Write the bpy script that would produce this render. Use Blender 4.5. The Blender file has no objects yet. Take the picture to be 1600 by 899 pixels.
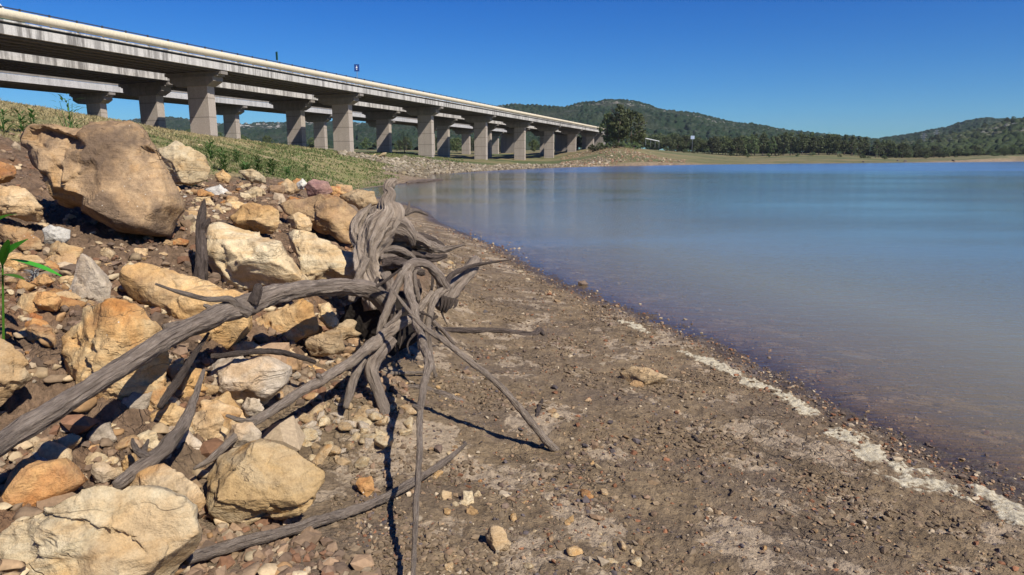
import bpy, math, random
import numpy as np
from mathutils import Vector, Matrix
random.seed(7)
RNG = np.random.default_rng(11)
sc = bpy.context.scene
COL = sc.collection
R = math.radians

# ------------------------------------------------------------------ camera
FP = 1067.0            # focal length in photograph pixels (1600 wide)
HC = 1.65              # camera height above the water
PITCH = math.atan((449.5 - 246.0) / FP)
CP, SP = math.cos(PITCH), math.sin(PITCH)
CAMP = np.array([0.0, 0.0, HC])
CX = np.array([1.0, 0, 0]); CF = np.array([0, CP, -SP]); CU = np.array([0, SP, CP])

def ray(u, v):
    xc = (u - 800.0) / FP; yc = -(v - 449.5) / FP
    return CF + CX * xc + CU * yc

def at(u, v, Y):
    """point seen at photo pixel (u,v) at forward distance Y"""
    r = ray(u, v)
    return CAMP + r * (Y / r[1])

def depth_of(P):
    return float(np.dot(np.asarray(P) - CAMP, CF))

# ------------------------------------------------------------------ noise
_perm = np.random.default_rng(3).permutation(256)
_perm = np.concatenate([_perm, _perm, _perm])
_g = np.random.default_rng(4).normal(size=(256, 3)); _g /= np.linalg.norm(_g, axis=1)[:, None]

def perlin(P):
    P = np.asarray(P, float)
    i = np.floor(P).astype(np.int64); f = P - i
    w = f * f * f * (f * (f * 6 - 15) + 10)
    i &= 255
    out = 0
    for dx in (0, 1):
        wx = w[:, 0] if dx else 1 - w[:, 0]
        px = _perm[i[:, 0] + dx]
        for dy in (0, 1):
            wy = w[:, 1] if dy else 1 - w[:, 1]
            py = _perm[px + i[:, 1] + dy]
            for dz in (0, 1):
                wz = w[:, 2] if dz else 1 - w[:, 2]
                h = _perm[py + i[:, 2] + dz] & 255
                g = _g[h]
                d = g[:, 0] * (f[:, 0] - dx) + g[:, 1] * (f[:, 1] - dy) + g[:, 2] * (f[:, 2] - dz)
                out = out + wx * wy * wz * d
    return out * 1.5

def fbm(P, octs=4, gain=.5, lac=2.03):
    P = np.asarray(P, float); s = 0; a = 1
    for k in range(octs):
        s = s + a * perlin(P + 17.3 * k); P = P * lac; a *= gain
    return s

def p2(x, y, sc_, z=0.0):
    return np.stack([x * sc_, y * sc_, np.full_like(x, z)], -1)

def sstep(a, b, x):
    t = np.clip((x - a) / (b - a), 0, 1); return t * t * (3 - 2 * t)

# ------------------------------------------------------------------ terrain
def zpt(u, v, z):
    r = ray(u, v); k = (z - HC) / r[2]; return CAMP + r * k

SHORE = [(1600, 762), (1540, 735), (1477, 711), (1388, 672), (1300, 628), (1230, 590), (1153, 548), (1100, 527), (1060, 513), (1029, 503),
         (991, 485), (935, 464), (879, 440), (822, 411), (785, 388), (735, 368), (691, 350), (668, 332), (640, 321), (605, 312), (575, 306), (556, 301),
         (560, 297), (590, 292.5), (630, 288), (672, 283.5), (688, 281.5), (670, 278.5), (660, 275.5), (690, 272.5), (730, 269.5), (780, 266.5),
         (850, 263), (900, 261.5), (960, 260), (1020, 258.8), (1100, 257.4), (1250, 256), (1400, 254.6), (1600, 252.6)]
shore = np.array([zpt(u, v, 0)[:2] for u, v in SHORE])
POLY = np.vstack([np.array([[14, -9], [6.0, 0.1], [4.3, 1.7], [3.3, 2.6]]), shore,
                  np.array([[330, 330], [420, 300], [500, 100], [300, -60], [60, -40]])])

CT = []
for u, v, z in [(400, 890, .32), (640, 890, .25), (800, 890, .2), (1000, 890, .16), (1250, 890, .12), (1590, 890, .08), (700, 700, .2), (900, 700, .13),
                (1100, 700, .09), (1300, 750, .07), (1500, 820, .05), (700, 600, .2), (800, 600, .15), (950, 600, .09), (700, 500, .22), (800, 500, .12), (900, 500, .05),
                (720, 440, .2), (790, 430, .07), (690, 400, .24), (665, 365, .2), (650, 340, .1)]:
    CT.append(zpt(u, v, z))
for u, v, Y in [(0, 899, 1.7), (150, 890, 1.9), (300, 880, 2.1), (0, 750, 2.15), (0, 640, 2.6), (0, 520, 3.0), (0, 420, 3.6), (0, 330, 4.6), (0, 270, 6),
                (0, 215, 8), (0, 192, 10), (200, 600, 2.85), (200, 480, 3.5), (200, 390, 4.3), (300, 360, 4.9), (350, 665, 2.95), (450, 660, 3.3), (400, 560, 3.6),
                (350, 450, 4.3), (450, 450, 4.8), (480, 380, 5.7), (400, 330, 6.1), (520, 330, 7.5), (560, 405, 5.9), (560, 505, 5.0), (530, 580, 4.0), (600, 622, 3.7),
                (615, 405, 6.2), (300, 290, 8), (330, 272, 10), (450, 287, 12), (480, 283, 20), (560, 281, 34), (625, 268.5, 58), (600, 256, 64), (500, 242, 55), (400, 227, 50),
                (300, 214, 40), (225, 202, 33), (200, 215, 13), (120, 200, 11), (343, 217, 76), (552, 241, 101), (678, 246.5, 127), (762, 250, 153), (822, 250, 179), (866, 246, 205),
                (900, 237, 230), (262, 206, 83), (479, 236, 108), (612, 239, 134), (703, 246, 160), (168, 190, 100), (377, 223, 127), (513, 240, 152), (700, 263, 88),
                (960, 231, 190), (925, 236, 200), (995, 234, 190), (1030, 243, 190), (1100, 241, 330), (1300, 240.5, 380), (1500, 242, 400), (1590, 240, 410), (960, 252, 145), (1150, 247, 300), (1400, 248, 340), (640, 262, 75), (760, 257, 120), (840, 257, 150)]:
    CT.append(at(u, v, Y))
CT += [np.array(p, float) for p in [(-4, 2, 1.25), (-6, 4, 1.9), (-10, 8, 2.7), (-40, 20, 5), (-100, 60, 8), (-150, 300, 9), (0, -3, .35), (2, -1, .12), (-5, -4, 1.3), (-2, 0, .75), (0, 0, .3), (1.2, .6, .14),
                                    (-300, 700, 12), (0, 700, 8), (300, 800, 8), (700, 700, 8), (0, 2500, 10), (-2500, 100, 14), (2500, 300, 8), (0, -2500, 8), (0, 6000, 10), (-6000, 0, 10), (6000, 0, 10), (0, -6000, 10), (4000, -4000, 10), (-4000, -4000, 10)]]
CT += [np.array([p[0], p[1], 0.0]) for p in shore[::2]]
CT = np.array(CT)

def warp(xy):
    r = np.hypot(xy[:, 0], xy[:, 1]) + 1e-6
    return xy / r[:, None] * np.log1p(r / 1.5)[:, None]

def _phi(d2):
    return .5 * d2 * np.log(d2 + 1e-12)
_q = warp(CT[:, :2]); _n = len(_q)
_d2 = ((_q[:, None] - _q[None]) ** 2).sum(-1)
_A = np.zeros((_n + 3, _n + 3)); _A[:_n, :_n] = _phi(_d2) + 4e-4 * np.eye(_n)
_A[:_n, _n] = 1; _A[:_n, _n + 1:] = _q; _A[_n:, :_n] = _A[:_n, _n:].T
_W = np.linalg.solve(_A, np.concatenate([CT[:, 2], np.zeros(3)]))

def rbf(xy):
    out = np.empty(len(xy)); q = warp(xy)
    for a in range(0, len(q), 40000):
        Q = q[a:a + 40000]
        d2 = ((Q[:, None] - _q[None]) ** 2).sum(-1)
        out[a:a + 40000] = _phi(d2) @ _W[:_n] + _W[_n] + Q @ _W[_n + 1:]
    return out

def lake_sd(xy):
    """signed distance to the shoreline: positive on land"""
    n = len(xy); best = np.full(n, 1e18); inside = np.zeros(n, bool)
    P, Q = POLY, np.roll(POLY, -1, 0)
    for a, b in zip(P, Q):
        ab = b - a; t = np.clip(((xy - a) @ ab) / (ab @ ab), 0, 1)
        d = xy - (a + t[:, None] * ab); best = np.minimum(best, (d * d).sum(1))
        c = ((a[1] > xy[:, 1]) != (b[1] > xy[:, 1]))
        xx = a[0] + (xy[:, 1] - a[1]) * ab[0] / (ab[1] if abs(ab[1]) > 1e-9 else 1e-9)
        inside ^= c & (xy[:, 0] < xx)
    d = np.sqrt(best)
    return np.where(inside, -d, d)

def terrain(xy, full=False):
    xy = np.asarray(xy, float).reshape(-1, 2)
    x, y = xy[:, 0], xy[:, 1]; r = np.hypot(x, y)
    d = lake_sd(xy)
    d = d + fbm(p2(x, y, .9, 3.1), 3) * np.minimum(.11, .03 + np.abs(d) * .2) * sstep(2, 3, r)
    L = rbf(xy)
    land = np.maximum(L, np.minimum(.02 * np.maximum(d, 0), .25))
    land = np.minimum(land, .02 + .55 * np.maximum(d, 0) + 0 * land)
    lake = np.maximum(-.06 * np.abs(d), -2.6)
    z = np.where(d > 0, land, lake)
    near = 1 - sstep(9, 16, r)
    pile = sstep(.30, .55, L) * near * (d > 0)
    beach = near * (1 - pile)
    n1 = fbm(p2(x, y, 3.2), 4); n2 = fbm(p2(x, y, 16), 3, .55); n3 = perlin(p2(x, y, 55))
    z = z + beach * sstep(-.8, .25, d) * (.015 * n1 + .0105 * n2 + .0065 * n3 * sstep(-.15, .2, n1)) + pile * (.045 * n1 + .030 * n2 + .013 * n3)
    mid = sstep(9, 16, r)
    z = z + mid * (d > 0) * np.minimum(1, d / 6.) * (.10 * fbm(p2(x, y, .35), 3) + .25 * fbm(p2(x, y, .06), 3) * sstep(30, 90, r))
    if full:
        return z, d, pile, L
    return z

def gz(x, y):
    return float(terrain([[x, y]])[0])

def hit(u, v, y0=1.2, y1=600):
    """where the ray of a photo pixel meets the terrain"""
    r = ray(u, v); Y = np.exp(np.linspace(math.log(y0), math.log(y1), 900))
    P = CAMP + r[None] * (Y / r[1])[:, None]
    k = np.where(P[:, 2] < terrain(P[:, :2]))[0]
    j = k[0] if len(k) else len(Y) - 1
    return P[j]

# ------------------------------------------------------------------ object helpers
def mk(name, V, F, mat=None, parent=None, smooth=True, uv=None, col=None, loc=None):
    V = np.asarray(V, float)
    if loc is not None:
        V = V - np.asarray(loc)
    me = bpy.data.meshes.new(name)
    if isinstance(F, np.ndarray):
        n, k = F.shape
        me.vertices.add(len(V)); me.vertices.foreach_set('co', V.ravel())
        me.loops.add(n * k); me.loops.foreach_set('vertex_index', F.ravel().astype(np.int32))
        me.polygons.add(n); me.polygons.foreach_set('loop_start', np.arange(0, n * k, k, dtype=np.int32))
        me.polygons.foreach_set('loop_total', np.full(n, k, np.int32))
        me.update(calc_edges=True); me.validate()
    else:
        me.from_pydata([tuple(p) for p in V], [], F); me.update()
    me.polygons.foreach_set('use_smooth', np.full(len(me.polygons), bool(smooth)))
    if uv is not None:
        l = me.uv_layers.new(name='UVMap')
        li = np.empty(len(me.loops), np.int32); me.loops.foreach_get('vertex_index', li)
        l.data.foreach_set('uv', np.asarray(uv, float)[li].ravel())
    if col is not None:
        for k, c in col.items():
            a = me.color_attributes.new(k, 'FLOAT_COLOR', 'POINT')
            c = np.asarray(c, float)
            if c.shape[1] == 3: c = np.hstack([c, np.ones((len(c), 1))])
            a.data.foreach_set('color', c.ravel())
    if mat is not None: me.materials.append(mat)
    o = bpy.data.objects.new(name, me); COL.objects.link(o)
    if loc is not None: o.location = tuple(loc)
    if parent is not None: o.parent = parent
    return o

def tag(o, label=None, cat=None, group=None, kind=None):
    if label: o['label'] = label
    if cat: o['category'] = cat
    if group: o['group'] = group
    if kind: o['kind'] = kind
    return o

def thing(name, label, cat, loc=(0, 0, 0), rz=0, group=None):
    o = bpy.data.objects.new(name, None); COL.objects.link(o)
    o.location = tuple(loc); o.rotation_euler = (0, 0, rz); o.empty_display_size = .2
    return tag(o, label, cat, group)

def copy_tree(o, parent=None):
    c = o.copy(); COL.objects.link(c); c.parent = parent
    for ch in o.children: copy_tree(ch, c)
    return c

class MB:
    """collects boxes, bars and rings for ONE mesh"""
    def __init__(s): s.v = []; s.f = []
    def add(s, V, F):
        n = len(s.v); s.v += [tuple(p) for p in V]; s.f += [tuple(i + n for i in q) for q in F]
    def hexa(s, b, t):
        s.add(list(b) + list(t), [(3, 2, 1, 0), (4, 5, 6, 7), (0, 1, 5, 4), (1, 2, 6, 5), (2, 3, 7, 6), (3, 0, 4, 7)])
    def box(s, x0, x1, y0, y1, z0, z1):
        q = [(x0, y0), (x1, y0), (x1, y1), (x0, y1)]
        s.hexa([(a, b, z0) for a, b in q], [(a, b, z1) for a, b in q])
    def bar(s, a, b, r, n=6, r2=None):
        a = Vector(a); b = Vector(b); d = (b - a).normalized(); r2 = r if r2 is None else r2
        x = d.orthogonal().normalized(); y = d.cross(x)
        V = []
        for p, rr in ((a, r), (b, r2)):
            for k in range(n):
                t = 2 * math.pi * (k + .5) / n; V.append(p + (x * math.cos(t) + y * math.sin(t)) * rr)
        F = [(k, (k + 1) % n, n + (k + 1) % n, n + k) for k in range(n)] + [tuple(range(n - 1, -1, -1)), tuple(range(n, 2 * n))]
        s.add(V, F)
    def build(s, name, mat, parent=None, smooth=False):
        return mk(name, np.array(s.v), s.f, mat, parent, smooth)

# ------------------------------------------------------------------ material helper
class NT:
    def __init__(s, name):
        s.m = bpy.data.materials.new(name); s.m.use_nodes = True
        s.t = s.m.node_tree; s.t.nodes.clear()
        s.out = s.n('ShaderNodeOutputMaterial')
    def n(s, typ, **k):
        x = s.t.nodes.new(typ)
        for a, b in k.items(): setattr(x, a, b)
        return x
    def set(s, inp, v):
        if isinstance(v, bpy.types.NodeSocket): s.t.links.new(v, inp)
        elif v is not None:
            if isinstance(v, (tuple, list)) and len(v) == 3 and inp.type == 'RGBA': v = (*v, 1)
            inp.default_value = v
    def coord(s, which='Object', scale=(1, 1, 1), offset=None):
        c = s.n('ShaderNodeTexCoord').outputs[which]
        m = s.n('ShaderNodeMapping'); s.set(m.inputs['Vector'], c); m.inputs['Scale'].default_value = scale
        if offset is not None: s.set(m.inputs['Location'], offset)
        return m.outputs[0]
    def scaled(s, vec, scale):
        m = s.n('ShaderNodeMapping'); s.set(m.inputs['Vector'], vec); m.inputs['Scale'].default_value = scale; return m.outputs[0]
    def noise(s, vec, scale, detail=4, rough=.55, dist=0, out='Fac'):
        x = s.n('ShaderNodeTexNoise'); s.set(x.inputs['Vector'], vec)
        x.inputs['Scale'].default_value = scale; x.inputs['Detail'].default_value = detail; x.inputs['Roughness'].default_value = rough; x.inputs['Distortion'].default_value = dist
        return x.outputs[out]
    def voro(s, vec, scale, feature='F1', out='Distance'):
        x = s.n('ShaderNodeTexVoronoi', feature=feature); s.set(x.inputs['Vector'], vec); x.inputs['Scale'].default_value = scale
        return x.outputs[out]
    def ramp(s, fac, stops, interp='LINEAR'):
        x = s.n('ShaderNodeValToRGB'); e = x.color_ramp.elements; x.color_ramp.interpolation = interp
        while len(e) < len(stops): e.new(.5)
        for k, (p, c) in enumerate(stops):
            e[k].position = p; e[k].color = (c, c, c, 1) if isinstance(c, (int, float)) else (*c, 1)
        s.set(x.inputs[0], fac); return x.outputs[0]
    def mix(s, fac, a, b, mode='MIX'):
        x = s.n('ShaderNodeMix', data_type='RGBA', blend_type=mode)
        s.set(x.inputs[0], fac); s.set(x.inputs[6], a); s.set(x.inputs[7], b); return x.outputs[2]
    def math(s, op, a, b=None, clamp=False):
        x = s.n('ShaderNodeMath', operation=op, use_clamp=clamp); s.set(x.inputs[0], a)
        if b is not None: s.set(x.inputs[1], b)
        return x.outputs[0]
    def attr(s, name):
        x = s.n('ShaderNodeAttribute', attribute_name=name); return x
    def sep(s, c):
        x = s.n('ShaderNodeSeparateColor'); s.set(x.inputs[0], c); return x.outputs
    def bump(s, h, strength=.5, dist=.02, normal=None):
        x = s.n('ShaderNodeBump'); s.set(x.inputs['Height'], h); x.inputs['Strength'].default_value = strength; x.inputs['Distance'].default_value = dist
        if normal is not None: s.set(x.inputs['Normal'], normal)
        return x.outputs[0]
    def bsdf(s, color, rough=.85, normal=None, spec=.3, **k):
        x = s.n('ShaderNodeBsdfPrincipled'); s.set(x.inputs['Base Color'], color); s.set(x.inputs['Roughness'], rough)
        s.set(x.inputs['Specular IOR Level'], spec)
        if normal is not None: s.set(x.inputs['Normal'], normal)
        for a, b in k.items(): s.set(x.inputs[a.replace('_', ' ')], b)
        s.t.links.new(x.outputs[0], s.out.inputs[0]); return s.m
    def rnd(s):
        return s.n('ShaderNodeObjectInfo').outputs['Random']

def rock_mat(name, pal, patina=(.10, .07, .05), pat_amt=.5, scale=1.0, bump=.7, specks=True):
    t = NT(name); rnd = t.rnd()
    off = t.math('MULTIPLY', rnd, 37.0)
    cmb = t.n('ShaderNodeCombineXYZ'); t.set(cmb.inputs[0], off); t.set(cmb.inputs[1], off); t.set(cmb.inputs[2], off)
    c = t.coord('Object', (scale,) * 3, cmb.outputs[0])
    big = t.noise(c, 2.6, 5, .6, .6)
    base = t.ramp(big, [(.30, pal[0]), (.45, pal[1]), (.56, pal[2]), (.70, pal[3])])
    band = t.noise(t.scaled(c, (1.2, 1.2, 7)), 2.0, 4, .6, 1.0)
    base = t.mix(t.ramp(band, [(.5, 0.), (.72, .55)]), base, pal[4])
    pt = t.ramp(t.noise(c, 1.7, 6, .65, .3), [(.49, 0.), (.60, pat_amt)] if name.endswith('weathered') else [(.54, 0.), (.66, pat_amt)])
    stk = t.noise(t.scaled(c, (5, 5, .7)), 1.6, 5, .7)
    base = t.mix(t.ramp(stk, [(.52, 0.), (.70, .5)]), base, patina)
    base = t.mix(pt, base, patina)
    st = t.ramp(t.noise(c, 2.3, 5, .6, .8), [(.52, 0.), (.64, .42)])
    base = t.mix(st, base, pal[4] if name.endswith(('dark', 'white', 'purple')) else (.45, .26, .10))
    fine = t.noise(c, 28, 5, .7)
    base = t.mix(.75, base, t.ramp(fine, [(.25, .62), (.5, 1.), (.8, 1.25)]), 'MULTIPLY')
    gr = t.noise(c, 150, 2, .6)
    base = t.mix(.5, base, t.ramp(gr, [(.3, .7), (.5, 1.), (.75, 1.25)]), 'MULTIPLY')
    if specks:
        sp = t.ramp(t.voro(c, 26), [(.06, 1.), (.11, 0.)])
        msk = t.ramp(t.noise(c, 3.1, 2), [(.55, 0.), (.62, .75)])
        base = t.mix(t.math('MULTIPLY', sp, msk), base, (.62, .56, .46))
    hs = t.n('ShaderNodeHueSaturation'); t.set(hs.inputs['Color'], base)
    t.set(hs.inputs['Value'], t.math('ADD', t.math('MULTIPLY', rnd, .35), .82)); base = hs.outputs[0]
    cn = t.noise(t.scaled(c, (1, 1, 2.2)), 1.6, 5, .55, .5)
    crack = t.ramp(t.math('ABSOLUTE', t.math('SUBTRACT', cn, .5)), [(.0, 0.), (.007, 1.)])
    crk = t.mix(t.ramp(t.noise(c, 1.9, 2), [(.48, 0.), (.56, 1.)]), (1, 1, 1), crack)
    h = t.math('ADD', t.math('MULTIPLY', t.noise(c, 9, 8, .68, .4), 1.0), t.math('MULTIPLY', fine, .28))
    h = t.math('ADD', h, t.math('MULTIPLY', band, .5))
    h = t.math('ADD', h, t.math('MULTIPLY', t.sep(crk)[0], .18))
    base = t.mix(t.math('MULTIPLY', t.math('SUBTRACT', 1.0, t.sep(crk)[0]), .5), base, (.12, .085, .055))
    return t.bsdf(base, .9, t.bump(h, min(1, bump * 1.05), .042 / scale), .2)

PAL = {
    'cream': [(.47, .33, .17), (.56, .43, .25), (.60, .49, .31), (.52, .35, .16), (.50, .28, .09)],
    'ochre': [(.42, .22, .07), (.50, .31, .13), (.55, .38, .19), (.45, .20, .05), (.33, .19, .09)],
    'orange': [(.50, .22, .06), (.56, .33, .13), (.60, .44, .23), (.52, .20, .04), (.44, .26, .10)],
    'tan': [(.38, .26, .14), (.47, .33, .18), (.52, .39, .23), (.42, .24, .10), (.43, .25, .09)],
    'grey': [(.35, .28, .20), (.42, .345, .25), (.48, .40, .30), (.37, .28, .17), (.38, .29, .18)],
    'rust': [(.30, .11, .04), (.40, .18, .06), (.46, .27, .11), (.28, .09, .035), (.20, .08, .05)],
    'brown': [(.26, .16, .085), (.35, .22, .115), (.42, .28, .14), (.30, .15, .06), (.18, .12, .08)],
    'white': [(.46, .42, .34), (.54, .50, .42), (.58, .54, .46), (.46, .39, .29), (.44, .37, .27)],
    'purple': [(.20, .10, .09), (.28, .15, .12), (.34, .21, .16), (.22, .09, .07), (.16, .09, .09)],
    'golden': [(.42, .27, .12), (.50, .34, .16), (.53, .40, .23), (.47, .27, .09), (.46, .29, .12)],
    'weathered': [(.27, .17, .09), (.37, .24, .125), (.44, .30, .165), (.42, .23, .08), (.25, .17, .11)],
    'dark': [(.06, .055, .06), (.09, .08, .075), (.12, .10, .09), (.07, .055, .05), (.10, .08, .07)],
}
ROCK = {k: rock_mat('rock_' + k, v, pat_amt=(.75 if k in ('ochre', 'brown', 'weathered') else .35)) for k, v in PAL.items()}
STONE = {k: rock_mat('stone_' + k, v, pat_amt=.3, scale=.5, bump=.5, specks=False) for k, v in PAL.items()}

# ------------------------------------------------------------------ ground
def ground_mat():
    t = NT('ground'); c = t.coord('Object')
    z = t.sep(t.attr('zone').outputs['Color']); wet, pile, grass = z[0], z[1], z[2]
    far = t.attr('zone').outputs['Alpha']
    n_big = t.noise(c, 1.3, 5, .6); n_mid = t.noise(c, 7, 6, .65); n_fine = t.noise(c, 45, 5, .7)
    mud = t.ramp(n_mid, [(.30, (.13, .091, .052)), (.5, (.215, .153, .088)), (.7, (.295, .214, .125))])
    mud = t.mix(t.ramp(n_big, [(.45, 0.), (.62, .6)]), mud, (.135, .10, .072))
    pale = t.math('MULTIPLY', t.ramp(t.noise(c, 2.1, 6, .62, .5), [(.54, 0.), (.562, 1.)]), t.ramp(n_mid, [(.42, .1), (.48, 1.)]))
    mud = t.mix(t.math('MULTIPLY', pale, .75), mud, (.42, .325, .22))
    mud = t.mix(.8, mud, t.ramp(n_fine, [(.28, .55), (.5, 1.), (.75, 1.35)]), 'MULTIPLY')
    wc = t.mix(.2, c, t.noise(c, 3.5, 4, out='Color'))
    ce = t.voro(wc, 5.5, 'DISTANCE_TO_EDGE'); ce2 = t.voro(wc, 13, 'DISTANCE_TO_EDGE')
    cm = t.ramp(t.noise(c, .9, 3), [(.53, 0.), (.60, 1.)])
    crack = t.math('MULTIPLY', t.ramp(ce, [(.0, 1.), (.018, 0.)]), cm)
    crack2 = t.math('MULTIPLY', t.math('MULTIPLY', t.ramp(ce2, [(.0, 1.), (.03, 0.)]), cm), .5)
    crack = t.math('MULTIPLY', t.math('MAXIMUM', crack, crack2), .8)
    mud = t.mix(t.math('MULTIPLY', crack, .8), mud, (.05, .034, .022))
    dirt = t.ramp(n_mid, [(.28, (.10, .065, .04)), (.5, (.17, .11, .066)), (.72, (.24, .155, .095))])
    dirt = t.mix(t.ramp(n_big, [(.5, 0.), (.62, .5)]), dirt, (.24, .12, .055))
    dirt = t.mix(.8, dirt, t.ramp(n_fine, [(.28, .5), (.5, 1.), (.75, 1.4)]), 'MULTIPLY')
    base = t.mix(pile, mud, dirt)
    base = t.mix(t.math('MULTIPLY', wet, .75), base, t.mix(n_fine, (.045, .032, .025), (.085, .062, .046)))
    gr = t.ramp(t.noise(c, .35, 5, .65), [(.35, (.15, .16, .05)), (.5, (.25, .21, .09)), (.65, (.32, .25, .13))])
    base = t.mix(grass, base, t.mix(.6, gr, t.ramp(t.noise(c, 3, 5, .7), [(.3, .6), (.7, 1.3)]), 'MULTIPLY'))
    fld = t.ramp(t.noise(t.scaled(c, (.012, .035, .03)), 1, 6, .65), [(.40, (.075, .095, .032)), (.49, (.145, .135, .058)), (.57, (.20, .16, .075)), (.68, (.15, .115, .06))])
    fld = t.mix(.7, fld, t.ramp(t.noise(c, .5, 5, .75), [(.3, .55), (.7, 1.4)]), 'MULTIPLY')
    base = t.mix(far, base, fld)
    rough = t.math('SUBTRACT', .92, t.math('MULTIPLY', wet, .5))
    h = t.math('ADD', t.math('MULTIPLY', n_mid, .8), t.math('MULTIPLY', n_fine, .5))
    h = t.math('ADD', h, t.math('MULTIPLY', t.noise(c, 110, 3, .6), .18))
    h = t.math('SUBTRACT', h, t.math('MULTIPLY', crack, .5))
    h = t.math('SUBTRACT', h, t.math('MULTIPLY', pale, .15))
    return t.bsdf(base, rough, t.bump(h, 1., .04), .25)

az_f = np.linspace(-44, 44, 680)
az = np.radians(np.concatenate([np.linspace(-180, -46, 60), az_f, np.linspace(46, 179, 60)]))
rr = np.concatenate([np.exp(np.arange(math.log(.35), math.log(1.3), .03)), np.exp(np.arange(math.log(1.3), math.log(13), .0046)), np.exp(np.arange(math.log(13), math.log(330), .016)), np.exp(np.arange(math.log(335), math.log(9000), .09))])
A_, R_ = np.meshgrid(az, rr)
XY = np.stack([np.sin(A_) * R_, np.cos(A_) * R_], -1).reshape(-1, 2)
TZ, TD, TP, TL = terrain(XY, True)
na, nr = len(az), len(rr)
ii, jj = np.meshgrid(np.arange(nr - 1), np.arange(na), indexing='ij')
j2 = (jj + 1) % na
F = np.stack([ii * na + jj, ii * na + j2, (ii + 1) * na + j2, (ii + 1) * na + jj], -1).reshape(-1, 4)
# close the small hole under the camera with a fan
V = np.column_stack([XY, TZ])
rad = np.hypot(XY[:, 0], XY[:, 1])
wet = np.clip(1 - sstep(.10, .42, TD + .12 * fbm(p2(XY[:, 0], XY[:, 1], 2.5), 3)), 0, 1) * (.05 + .95 * sstep(-.35, -.02, TD))
GRP = [(330, 276, 9.2), (450, 289, 12.5), (520, 284.5, 22), (600, 279, 42), (632, 270, 58), (700, 259, 95), (760, 252, 140), (600, 246, 150), (480, 236, 110), (343, 217, 78), (225, 200, 62), (0, 170, 45), (-400, 150, 30), (-300, 190, 9), (-60, 200, 8.0), (120, 215, 7.6), (215, 240, 7.2), (262, 265, 7.6), (300, 285, 8.0)]
GPOLY = np.array([at(*p)[:2] for p in GRP])

def inpoly(xy, P):
    ins = np.zeros(len(xy), bool); best = np.full(len(xy), 1e18)
    for a, b in zip(P, np.roll(P, -1, 0)):
        c = ((a[1] > xy[:, 1]) != (b[1] > xy[:, 1]))
        ins ^= c & (xy[:, 0] < a[0] + (xy[:, 1] - a[1]) * (b[0] - a[0]) / (b[1] - a[1] + 1e-12))
        ab = b - a; t = np.clip(((xy - a) @ ab) / (ab @ ab), 0, 1); d = xy - (a + t[:, None] * ab); best = np.minimum(best, (d * d).sum(1))
    return np.where(ins, np.sqrt(best), -np.sqrt(best))
gm = inpoly(XY, GPOLY) / (np.maximum(rad, 8) * .05)
grass_m = sstep(-.2, .8, gm + .5 * fbm(p2(XY[:, 0], XY[:, 1], .7, 9), 3))
far_m = sstep(75, 130, rad) * sstep(.5, 4, TD)
zone = np.column_stack([wet * (1 - sstep(60, 200, rad) * .7), TP, grass_m * (TD > 0), far_m])
GM = ground_mat()
g = mk('ground', V, F, GM, None, True, None, {'zone': zone}); tag(g, kind='structure')

# ------------------------------------------------------------------ water
def water_mat():
    t = NT('lake_water'); c = t.coord('Object')
    dp = t.attr('depth').outputs['Fac']
    f1 = t.noise(t.scaled(c, (1.0, 2.6, 1)), 2.2, 4, .55); f2 = t.noise(t.scaled(c, (1.2, 3.0, 1)), 9, 3, .5)
    f3 = t.noise(t.scaled(c, (.05, .16, 1)), 1, 3, .5)
    cd = t.n('ShaderNodeNewGeometry').outputs['Position']
    h = t.math('ADD', t.math('MULTIPLY', f1, 1.0), t.math('MULTIPLY', f2, .5))
    calm = t.ramp(f3, [(.40, .35), (.60, 1.)])
    h = t.math('MULTIPLY', h, calm)
    rp = t.attr('ripple').outputs['Fac']
    nrm = t.bump(h, .32, .03)
    fr = t.n('ShaderNodeFresnel'); fr.inputs[0].default_value = 1.333; t.set(fr.inputs['Normal'], nrm)
    gl = t.n('ShaderNodeBsdfGlossy'); t.set(gl.inputs['Roughness'], t.math('ADD', .08, t.math('MULTIPLY', rp, .12))); t.set(gl.inputs['Normal'], nrm); gl.inputs['Color'].default_value = (.95, .97, 1, 1)
    df = t.n('ShaderNodeBsdfDiffuse'); t.set(df.inputs[0], t.ramp(dp, [(.0, (.29, .235, .125)), (.3, (.24, .215, .12)), (.7, (.145, .16, .115)), (1., (.105, .145, .12))]))
    tr = t.n('ShaderNodeBsdfTransparent'); tr.inputs[0].default_value = (.93, .86, .74, 1)
    m1 = t.n('ShaderNodeMixShader'); t.set(m1.inputs[0], t.ramp(dp, [(.0, .06), (.12, .42), (.35, .84), (.7, 1.)])); t.t.links.new(tr.outputs[0], m1.inputs[1]); t.t.links.new(df.outputs[0], m1.inputs[2])
    m2 = t.n('ShaderNodeMixShader'); t.t.links.new(fr.outputs[0], m2.inputs[0]); t.t.links.new(m1.outputs[0], m2.inputs[1]); t.t.links.new(gl.outputs[0], m2.inputs[2])
    t.t.links.new(m2.outputs[0], t.out.inputs[0]); return t.m
wa = np.radians(np.concatenate([np.linspace(-60, 70, 300), np.linspace(71, 140, 40)]))
wr = np.exp(np.arange(math.log(1.5), math.log(700), .02))
A2, R2 = np.meshgrid(wa, wr)
WXY = np.stack([np.sin(A2) * R2, np.cos(A2) * R2], -1).reshape(-1, 2)
wd = np.clip(-lake_sd(WXY), 0, None)
ii, jj = np.meshgrid(np.arange(len(wr) - 1), np.arange(len(wa) - 1), indexing='ij'); n_ = len(wa)
WF = np.stack([ii * n_ + jj, ii * n_ + jj + 1, (ii + 1) * n_ + jj + 1, (ii + 1) * n_ + jj], -1).reshape(-1, 4)
keep = (lake_sd(WXY)[WF].min(1) < 1.2 + .02 * np.hypot(*WXY[WF[:, 0]].T))
WF = WF[keep]
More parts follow.
